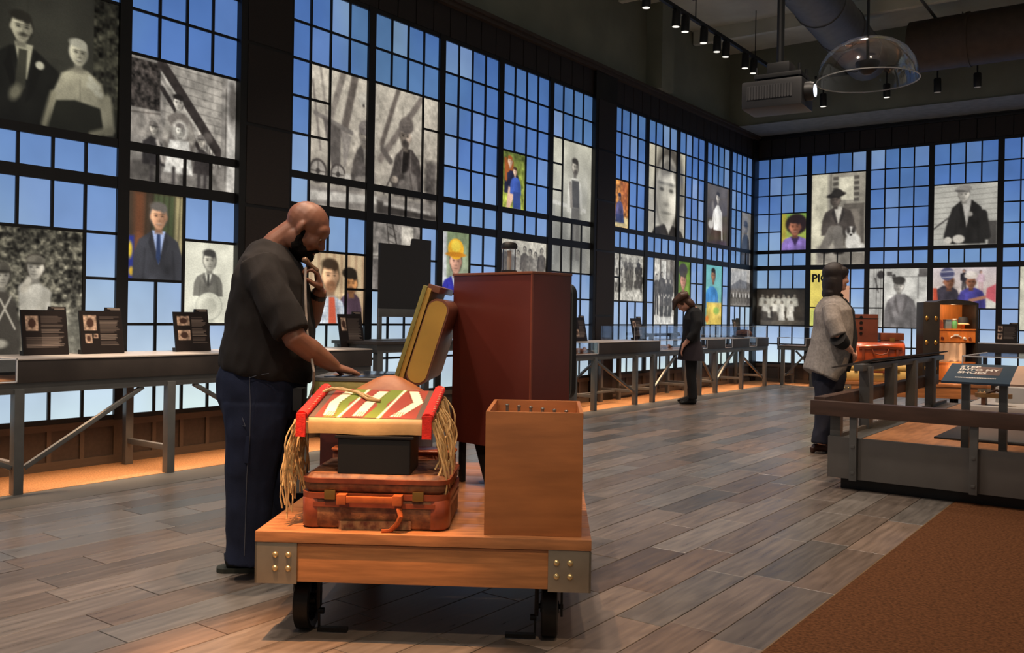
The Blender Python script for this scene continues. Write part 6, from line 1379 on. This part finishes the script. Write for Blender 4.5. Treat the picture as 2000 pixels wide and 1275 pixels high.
def hand_shape(mb, W, d, n, side, curl=(.2, .3, .3), k=1.0, thumb=(.6, .5), spread=.05):
    """W wrist, d finger direction, n back of the hand, side +1/-1: where the thumb leaves"""
    d = Vector(d).normalized(); n = Vector(n); n = (n - d * n.dot(d)).normalized(); l = n.cross(d).normalized() * side; W = Vector(W)
    mb.tube([W - d * .02 * k, W + d * .02 * k, W + d * .055 * k, W + d * .092 * k], [.017 * k, .017 * k, .015 * k, .011 * k], 12, ra=[.024 * k, .034 * k, .041 * k, .038 * k], side=l)
    for i, (off, ln) in enumerate(((.030, .072), (.010, .082), (-.011, .076), (-.030, .060))):
        p = W + d * (.084 - .006 * (i == 3)) * k + l * off * k; a = 0.0; P = [p]; dd = (d + l * (off * spread * 20)).normalized()
        for j, sg in enumerate((.42, .32, .26)):
            a += curl[j]; v = dd * math.cos(a) - n * math.sin(a); p = p + v * ln * sg * k; P.append(p)
        mb.tube(P, [.0098 * k, .0094 * k, .0086 * k, .0066 * k], 10); mb.ball(P[-1], .0066 * k, 8, 6); mb.ball(P[1], .0102 * k, 8, 6)
    p = W + d * .022 * k + l * .03 * k; v = (d * .75 + l * thumb[0] - n * thumb[1]).normalized(); v2 = (d * 1.0 + l * thumb[0] * .3 - n * thumb[1]).normalized()
    P = [p - v * .01, p + v * .034 * k, p + v * .034 * k + v2 * .028 * k, p + v * .034 * k + v2 * .05 * k]; mb.tube(P, [.015 * k, .0125 * k, .0105 * k, .0075 * k], 10); mb.ball(P[-1], .0075 * k, 8, 6)
def eyes(M, parent, k=1.0, iris=(36, 24, 18)):
    for s in (-1, 1):
        mb = MB(); mb.M = M @ Matrix.Scale(k, 4); mb.ball((.0815, s * .030, -.001), (.0105, .0125, .0065), 12, 8); e = build(mb, 'eye', mat('eye_white', (206, 196, 188), .2), parent, world=True)
        mb = MB(); mb.M = M @ Matrix.Scale(k, 4); mb.ball((.0885, s * .031, -.002), (.004, .006, .0055), 10, 6); build(mb, 'iris', mat('dark_iris', iris, .15), e, world=True)
        mb = MB(); mb.M = M @ Matrix.Scale(k, 4); mb.tube([(.078, s * .012, .022), (.084, s * .028, .026), (.070, s * .048, .020)], .0045, 6); build(mb, 'eyebrow', mat('dark_eyebrow', (28, 20, 16), .8), parent, world=True)
def E2(x, y, d, hw, hd): return (V(x, y, d), hw * d / FPX, hd)
def trunk(mb, rows, n=22, side=None):
    P = [r[0] for r in rows]; mb.tube(P, [r[2] for r in rows], n, ra=[r[1] for r in rows], side=side or RT)
SKIN_M = mat('warm_brown_skin', (126, 82, 62), .48, var=.1, scale=14, bump=.04, bscale=220)
SKIN_W = mat('light_skin', (206, 152, 128), .5, var=.06, scale=14)
M_SHIRT = mat('faded_black_tshirt', (40, 37, 36), .9, var=.18, scale=7, bump=.15, bscale=260, spec=.2)
M_JEAN = mat('dark_blue_denim', (30, 36, 56), .85, var=.3, scale=6, bump=.25, bscale=320, spec=.2)
M_THREAD = mat('pale_denim_thread', (84, 88, 98), .8)

# --- man at the cart: stands side on, faces right, head bowed over the suitcase
D = 4.08
base = gnd(478, 1112); base.z = 0
hf = (RT * .80 - UP * .58 + FW * .06); HM = frame(V(598, 446, D), hf, UP + RT * .7)
body = MB(); head_shape(body, HM, 1.0)
body.tube([V(533, 492, D), V(546, 474, D), V(566, 458, D), V(584, 446, D)], [.078, .068, .062, .06], 16, ra=[.075, .066, .062, .06])
trunk(body, [E2(540, 478, D, 26, .07), E2(533, 510, D, 46, .17), E2(530, 560, D, 58, .19), E2(528, 640, D, 66, .17), E2(520, 720, D, 66, .16), E2(512, 790, D, 58, .15)])
SR_, ER, WR_ = V(512, 528, D - .19), V(578, 664, D - .27), V(655, 717, D - .13)
body.tube([SR_, SR_.lerp(ER, .5), ER, ER.lerp(WR_, .35), ER.lerp(WR_, .75), WR_], [.058, .056, .05, .05, .038, .029], 16)
SL, EL, WL = V(545, 522, D + .19), V(592, 655, D + .16), V(626, 566, D + .02)
body.tube([SL, SL.lerp(EL, .5), EL, EL.lerp(WL, .4), EL.lerp(WL, .8), WL], [.056, .054, .05, .052, .04, .03], 16)
hand_shape(body, WR_, V(708, 729, D - .02) - WR_, UP + RT * .35, 1, (.12, .45, .5), 1.03, (.5, .45))
hand_shape(body, WL, V(614, 512, D - .02) - WL, RT * .9 + FW * .3, 1, (.75, .9, .7), 1.0, (.3, .9))
for hip, knee, ank in ((V(498, 800, D - .10), V(492, 925, D - .10), V(486, 1082, D - .10)), (V(540, 800, D + .12), V(562, 925, D + .10), V(560, 1060, D + .22))):
    body.tube([hip, knee, ank], [.085, .06, .045], 12); body.tube([ank, ank - UP * .03 + RT * .06, ank - UP * .045 + RT * .14], [.045, .04, .03], 10)
man = blob(body, 'person', SKIN_M, voxel=.0055, smooth=4, base=base, label='bald bearded man in black t-shirt and jeans holding a handset by the cart', cat='person')
eyes(HM, man)
# beard and moustache
b = MB(); b.M = HM
for c, r in (((.050, 0, -.100), (.052, .055, .040)), ((.075, 0, -.098), (.034, .040, .034)), ((.02, 0, -.098), (.05, .058, .034))): b.ball(c, r, 16, 10)
for s in (-1, 1): b.ball((.010, s * .064, -.048), (.017, .014, .030), 12, 8); b.ball((.020, s * .062, -.075), (.028, .016, .030), 12, 8); b.ball((.042, s * .052, -.088), (.036, .018, .026), 12, 8); b.ball((.012, s * .066, -.028), (.011, .009, .026), 10, 6); b.tube([(.104, 0, -.052), (.098, s * .02, -.058), (.082, s * .036, -.074)], [.008, .008, .007], 8)
blob(b, 'beard', mat('black_beard', (20, 16, 14), .95, var=.3, scale=60, bump=1.0, bscale=260, spec=.1), man, .005, 2, wr=.002, wscale=60)
b = MB(); b.M = HM      # cropped hair shadow at the sides
sh = MB()
trunk(sh, [E2(541, 474, D, 27, .085), E2(536, 488, D, 44, .13), E2(532, 508, D, 57, .205), E2(530, 545, D, 69, .232), E2(529, 592, D, 79, .222), E2(528, 640, D, 85, .215), E2(527, 688, D, 93, .218), E2(519, 722, D, 91, .214), E2(517, 732, D, 88, .205)])
sh.tube([V(507, 515, D - .15), V(520, 552, D - .20), V(548, 605, D - .245), V(572, 652, D - .265)], [.085, .088, .082, .074], 18)
sh.tube([V(540, 512, D + .15), V(560, 570, D + .19), V(583, 625, D + .18)], [.085, .085, .074], 18)
blob(sh, 't_shirt', M_SHIRT, man, .008, 4, wr=.010, wscale=9)
jn = MB()
trunk(jn, [E2(517, 716, D, 83, .19), E2(513, 742, D, 87, .2), E2(512, 775, D, 85, .205), E2(512, 812, D, 74, .19)])
jn.tube([V(500, 790, D - .10), V(497, 850, D - .11), V(489, 930, D - .10), V(486, 1000, D - .10), V(483, 1060, D - .10), V(479, 1098, D - .10)], [.112, .112, .100, .094, .086, .086], 18, ra=[.15, .128, .107, .099, .089, .088], side=RT)
jn.tube([V(545, 790, D + .11), V(552, 850, D + .11), V(562, 930, D + .10), V(563, 1000, D + .16), V(560, 1068, D + .20)], [.112, .112, .098, .09, .084], 18, ra=[.12, .115, .088, .085, .082], side=RT)
jeans = blob(jn, 'jeans', M_JEAN, man, .008, 3, wr=.009, wscale=7)
def on_body(pts, d0, name, m, r=.0014, parent=man):
    mb = MB(); mb.tube([V(x, y, d) for x, y, d in pts], r, 6); return build(mb, name, m, parent, world=True)
on_body([(487, 735, D - .205), (489, 790, D - .222), (488, 850, D - .226), (482, 930, D - .206), (480, 1000, D - .20), (477, 1085, D - .19)], 0, 'side_seam', M_THREAD)
on_body([(487, 738, D - .207), (502, 733, D - .209), (525, 729, D - .215)], 0, 'front_pocket_edge', M_THREAD)
mb = MB(); mb.rings([[V(x, y, d) for x, y, d in ((449, 850, D - .165), (487, 852, D - .232), (485, 905, D - .222), (448, 900, D - .155))], [V(x, y, d + .02) for x, y, d in ((449, 850, D - .165), (487, 852, D - .232), (485, 905, D - .222), (448, 900, D - .155))]]); build(mb, 'side_pocket', M_JEAN, man, world=True, bevel=.003)
on_body([(470, 782, D - .19), (468, 800, D - .2), (479, 832, D - .228), (450, 829, D - .172)], 0, 'pocket_stitching', M_THREAD)
mb = MB(); mb.ball(V(440, 735, D - .06), (.016, .02, .008), 10, 6, FW, RT); build(mb, 'label_patch', mat('red_label', (170, 70, 50), .6), man, world=True)
for (fx, d0, nm) in ((472, D - .10, 0), (556, D + .2, 1)):
    f = gnd(fx, 1114) if nm == 0 else V(556, 1080, D + .2); f.z = 0; s = MB(); fd = (RT + FW * .15).normalized(); sd_ = UP.cross(fd)
    s.tube([f - fd * .07 + UP * .045, f - fd * .03 + UP * .055, f + fd * .06 + UP * .05, f + fd * .15 + UP * .036, f + fd * .20 + UP * .028], [.04, .05, .046, .032, .022], 14, ra=[.036, .046, .05, .05, .035], side=sd_)
    shoe = blob(s, 'shoe', M_BLACK, man, .008, 2)
    s = MB(); s.rings([[f + fd * a + sd_ * b_ + UP * z for a, b_ in round_rect(-.11, .22, -.048, .048, .045)] for z in (.0, .02)]); build(s, 'sole', mat('dark_olive_sole', (40, 42, 32), .7), man, world=True)
mb = MB(); d = (WL - EL).normalized(); c = WL - d * .03; mb.tube([c - d * .012, c + d * .012], .037, 16); build(mb, 'wristband', M_BLACK, man, world=True)
# handset he listens to, with its cord
p0, p1 = V(596, 508, D - .06), V(617, 528, D - .03)
t = thing('telephone_handset', 'pale telephone handset and cord in the man\'s raised hand', 'telephone', V(612, 760, 3.98))
mb = MB(); mb.tube([p0, p0.lerp(p1, .2), p0.lerp(p1, .5), p0.lerp(p1, .8), p1], [.016, .012, .010, .012, .015], 10); mb.ball(p0, .015, 10, 8); mb.ball(p1, .014, 10, 8); build(mb, 'handset', mat('worn_brass_plastic', (120, 92, 72), .35), t, world=True)
cord = [V(597, 522, D - .09), V(596, 548, D - .11), V(597, 600, D - .14), V(600, 650, D - .18), V(607, 690, D - .24), V(613, 725, D - .26), V(612, 752, D - .22), V(606, 772, D - .18), V(600, 785, D - .16)]
mb = MB(); mb.tube(cord, .0055, 8); build(mb, 'cord', mat('grey_cord', (150, 138, 128), .5), t, world=True)

# --- woman in the grey cardigan, profile to the right
D = 8.08
base = gnd(1608, 882); base.z = 0
hf = (RT * .98 + FW * .10 - UP * .08); HM = frame(V(1634, 541, D), hf, UP)
body = MB(); head_shape(body, HM, .98, .95)
body.tube([V(1625, 590, D), V(1628, 572, D), V(1632, 555, D)], [.055, .05, .05], 14)
trunk(body, [E2(1626, 584, D, 12, .06), E2(1628, 610, D, 22, .15), E2(1630, 650, D, 24, .14), E2(1625, 700, D, 24, .15), E2(1620, 730, D, 25, .16)])
SR_, ER, WR_ = V(1622, 602, D - .16), V(1641, 664, D - .25), V(1662, 685, D - .15)
SL, EL, WL = V(1632, 602, D + .16), V(1650, 660, D + .19), V(1668, 684, D - .02)
for a, b_, c in ((SR_, ER, WR_), (SL, EL, WL)): body.tube([a, a.lerp(b_, .5), b_, b_.lerp(c, .5), c], [.048, .045, .04, .036, .027], 14)
hand_shape(body, WR_, V(1674, 698, D - .06) - WR_, RT + UP * .8 - FW * .3, -1, (.4, .6, .5), .92, (.3, .5)); hand_shape(body, WL, V(1672, 699, D - .08) - WL, RT + UP * .5 + FW * .5, 1, (.5, .6, .5), .92, (.3, .5))
for dx, dd in ((0, -.08), (6, .09)):
    body.tube([V(1622 + dx, 730, D + dd), V(1614 + dx, 800, D + dd), V(1603 + dx, 868, D + dd)], [.08, .055, .04], 12)
w2 = blob(body, 'person', SKIN_W, voxel=.007, smooth=4, base=base, label='woman with dark bob in grey cardigan standing at the platform rail', cat='person'); eyes(HM, w2, .98)
h = MB(); h.M = HM
h.ball((-.025, 0, .035), (.108, .094, .098), 18, 12); h.ball((-.055, 0, -.06), (.065, .092, .12), 16, 10)
for s in (-1, 1): h.ball((-.02, s * .072, -.07), (.05, .024, .12), 12, 8); h.ball((.03, s * .062, .05), (.05, .03, .045), 12, 8)
h.ball((-.06, 0, -.15), (.055, .085, .06), 14, 8)
blob(h, 'hair', mat('dark_brown_hair', (36, 24, 20), .45, var=.4, scale=10, stretch=(30, 30, 2), bump=.4, bscale=30), w2, .007, 3)
c = MB(); M_CARD = mat('heather_grey_knit', (138, 132, 128), .9, var=.14, scale=50, bump=.4, bscale=200, spec=.15)
trunk(c, [E2(1624, 576, D, 13, .08), E2(1624, 588, D, 24, .15), E2(1626, 606, D, 34, .20), E2(1628, 640, D, 37, .205), E2(1622, 680, D, 39, .21), E2(1613, 712, D, 38, .22), E2(1602, 734, D, 34, .23)])
c.tube([V(1621, 600, D - .14), V(1627, 628, D - .22), V(1638, 655, D - .26)], [.075, .078, .070], 14); c.tube([V(1630, 600, D + .14), V(1636, 625, D + .19), V(1646, 652, D + .19)], [.075, .075, .066], 14)
blob(c, 'cardigan', M_CARD, w2, .009, 3, wr=.007, wscale=7)
M_TRIM = mat('black_knit_trim', (22, 22, 24), .9)
for s in (-1, 1):
    mb = MB(); mb.tube([V(1642, 580, D + s * .05), V(1655, 600, D + s * .10), V(1667, 630, D + s * .10), V(1671, 660, D + s * .11), V(1665, 695, D + s * .13)], .020, 8, ra=.012, side=FW); build(mb, 'cardigan_edge', M_TRIM, w2, world=True)
for a, b_ in ((ER, WR_), (EL, WL)):
    mb = MB(); d = (b_ - a); mb.tube([a - d * .22, a + d * .1, a + d * .38], [.074, .068, .056], 14); build(mb, 'cuff', M_TRIM, w2, world=True)
sh = MB(); trunk(sh, [E2(1640, 586, D, 12, .07), E2(1648, 610, D, 20, .11), E2(1650, 650, D, 20, .12), E2(1645, 700, D, 20, .13), E2(1638, 720, D, 20, .13)]); blob(sh, 'black_top', M_TRIM, w2, .009, 2)
mb = MB(); mb.tube([V(1637 + 8 * math.cos(a), 577 + 3 * math.sin(a), D + .05 * math.sin(a)) for a in [2 * math.pi * k / 16 for k in range(17)]], .012, 8); build(mb, 'scarf', M_TRIM, w2, world=True)
j = MB(); trunk(j, [E2(1620, 705, D, 30, .18), E2(1619, 735, D, 31, .185), E2(1617, 758, D, 28, .175)])
for dx, dd in ((-2, -.085), (6, .09)): j.tube([V(1618 + dx, 745, D + dd), V(1614 + dx, 800, D + dd), V(1607 + dx, 840, D + dd), V(1603 + dx, 866, D + dd)], [.095, .078, .072, .07], 14, ra=[.115, .09, .078, .078], side=RT)
blob(j, 'trousers', mat('navy_trousers', (24, 26, 42), .85, var=.2), w2, .010, 3, wr=.008, wscale=8)
for fx, fy in ((1602, 884), (1612, 879)):
    f = gnd(fx, fy); f.z = 0; fd = (RT + FW * .2).normalized(); s = MB(); s.tube([f - fd * .07 + UP * .05, f + UP * .045, f + fd * .09 + UP * .028, f + fd * .15 + UP * .02], [.035, .036, .026, .016], 12, ra=[.03, .034, .038, .026], side=UP.cross(fd)); s.cyl(f - fd * .075, f - fd * .07 + UP * .05, .02, .03, n=10)
    blob(s, 'shoe', mat('brown_shoe_leather', (64, 36, 26), .4), w2, .007, 2)

# --- woman bowing over the counter, facing left
D = 12.35
base = gnd(1350, 788); base.z = 0
hf = (-RT * .62 - UP * .74 + FW * .2); HM = frame(V(1334, 590, D), hf, UP - RT * .8)
body = MB(); head_shape(body, HM, .97, .95)
body.tube([V(1357, 606, D), V(1348, 598, D), V(1340, 592, D)], [.055, .05, .05], 12)
trunk(body, [E2(1356, 604, D, 9, .07), E2(1354, 625, D, 14, .14), E2(1350, 655, D, 12, .12), E2(1350, 690, D, 14, .14)])
for sg in (-1, 1):
    a, b_, cc = V(1358, 612, D + sg * .16), V(1356, 650, D + sg * .2), V(1334, 676, D + sg * .16)
    body.tube([a, a.lerp(b_, .5), b_, b_.lerp(cc, .5), cc], [.045, .042, .038, .034, .026], 12); hand_shape(body, cc, V(1330, 690, D + sg * .14) - cc, -RT + UP * .3, sg, (.2, .3, .3), .9)
    body.tube([V(1350, 695, D + sg * .08), V(1350, 740, D + sg * .08), V(1354, 778, D + sg * .07)], [.075, .055, .04], 12)
w3 = blob(body, 'person', SKIN_W, voxel=.009, smooth=3, base=base, label='woman in black jacket and skirt bowing over the counter', cat='person')
h = MB(); h.M = HM
h.ball((-.03, 0, .03), (.10, .092, .10), 16, 10); h.ball((-.05, 0, -.06), (.06, .09, .11), 14, 8)
h.M = Matrix.Identity(4)
for sg in (-1, 0, 1): h.tube([V(1343, 575, D + sg * .06), V(1330, 578, D + sg * .08), V(1318, 590, D + sg * .085), V(1315, 606, D + sg * .08)], [.05, .06, .045, .018], 10)
blob(h, 'hair', mat('auburn_hair', (70, 44, 30), .5, var=.4, scale=10, bump=.4, bscale=40), w3, .010, 3)
M_BLK2 = mat('black_wool', (16, 16, 19), .9, var=.2); c = MB()
trunk(c, [E2(1357, 600, D, 9, .09), E2(1356, 608, D, 15, .17), E2(1353, 625, D, 19, .205), E2(1351, 645, D, 16, .175), E2(1350, 660, D, 17, .18), E2(1349, 674, D, 19, .19)])
for sg in (-1, 1): c.tube([V(1358, 609, D + sg * .14), V(1361, 630, D + sg * .2), V(1356, 651, D + sg * .215), V(1345, 664, D + sg * .2)], [.07, .068, .06, .052], 12)
blob(c, 'jacket', M_BLK2, w3, .011, 3, wr=.008, wscale=8)
c = MB(); trunk(c, [E2(1350, 660, D, 16, .17), E2(1350, 680, D, 22, .21), E2(1349, 703, D, 26, .235)]); build(c, 'skirt', mat('dark_plum_skirt', (34, 24, 30), .9), w3, world=True, ang=70)
c = MB()
for sg in (-1, 1): c.tube([V(1350, 698, D + sg * .085), V(1350, 735, D + sg * .085), V(1354, 779, D + sg * .075)], [.085, .066, .06], 12)
blob(c, 'leggings', M_BLK2, w3, .012, 2)
for k, sg in enumerate((-1, 1)):
    f = gnd(1352 - 2 * k, 789 - 3 * k); f.z = 0; fd = (-RT + FW * .35 * sg).normalized(); s = MB()
    s.tube([f + UP * .03, f + UP * .12, f + UP * .2], [.055, .056, .062], 12); s.tube([f - fd * .05 + UP * .04, f + fd * .06 + UP * .045, f + fd * .15 + UP * .03, f + fd * .19 + UP * .02], [.04, .045, .03, .018], 12, ra=[.04, .045, .045, .03], side=UP.cross(fd))
    blob(s, 'boot', M_BLACK, w3, .009, 2)

bpy.data.scenes.remove(WORK)
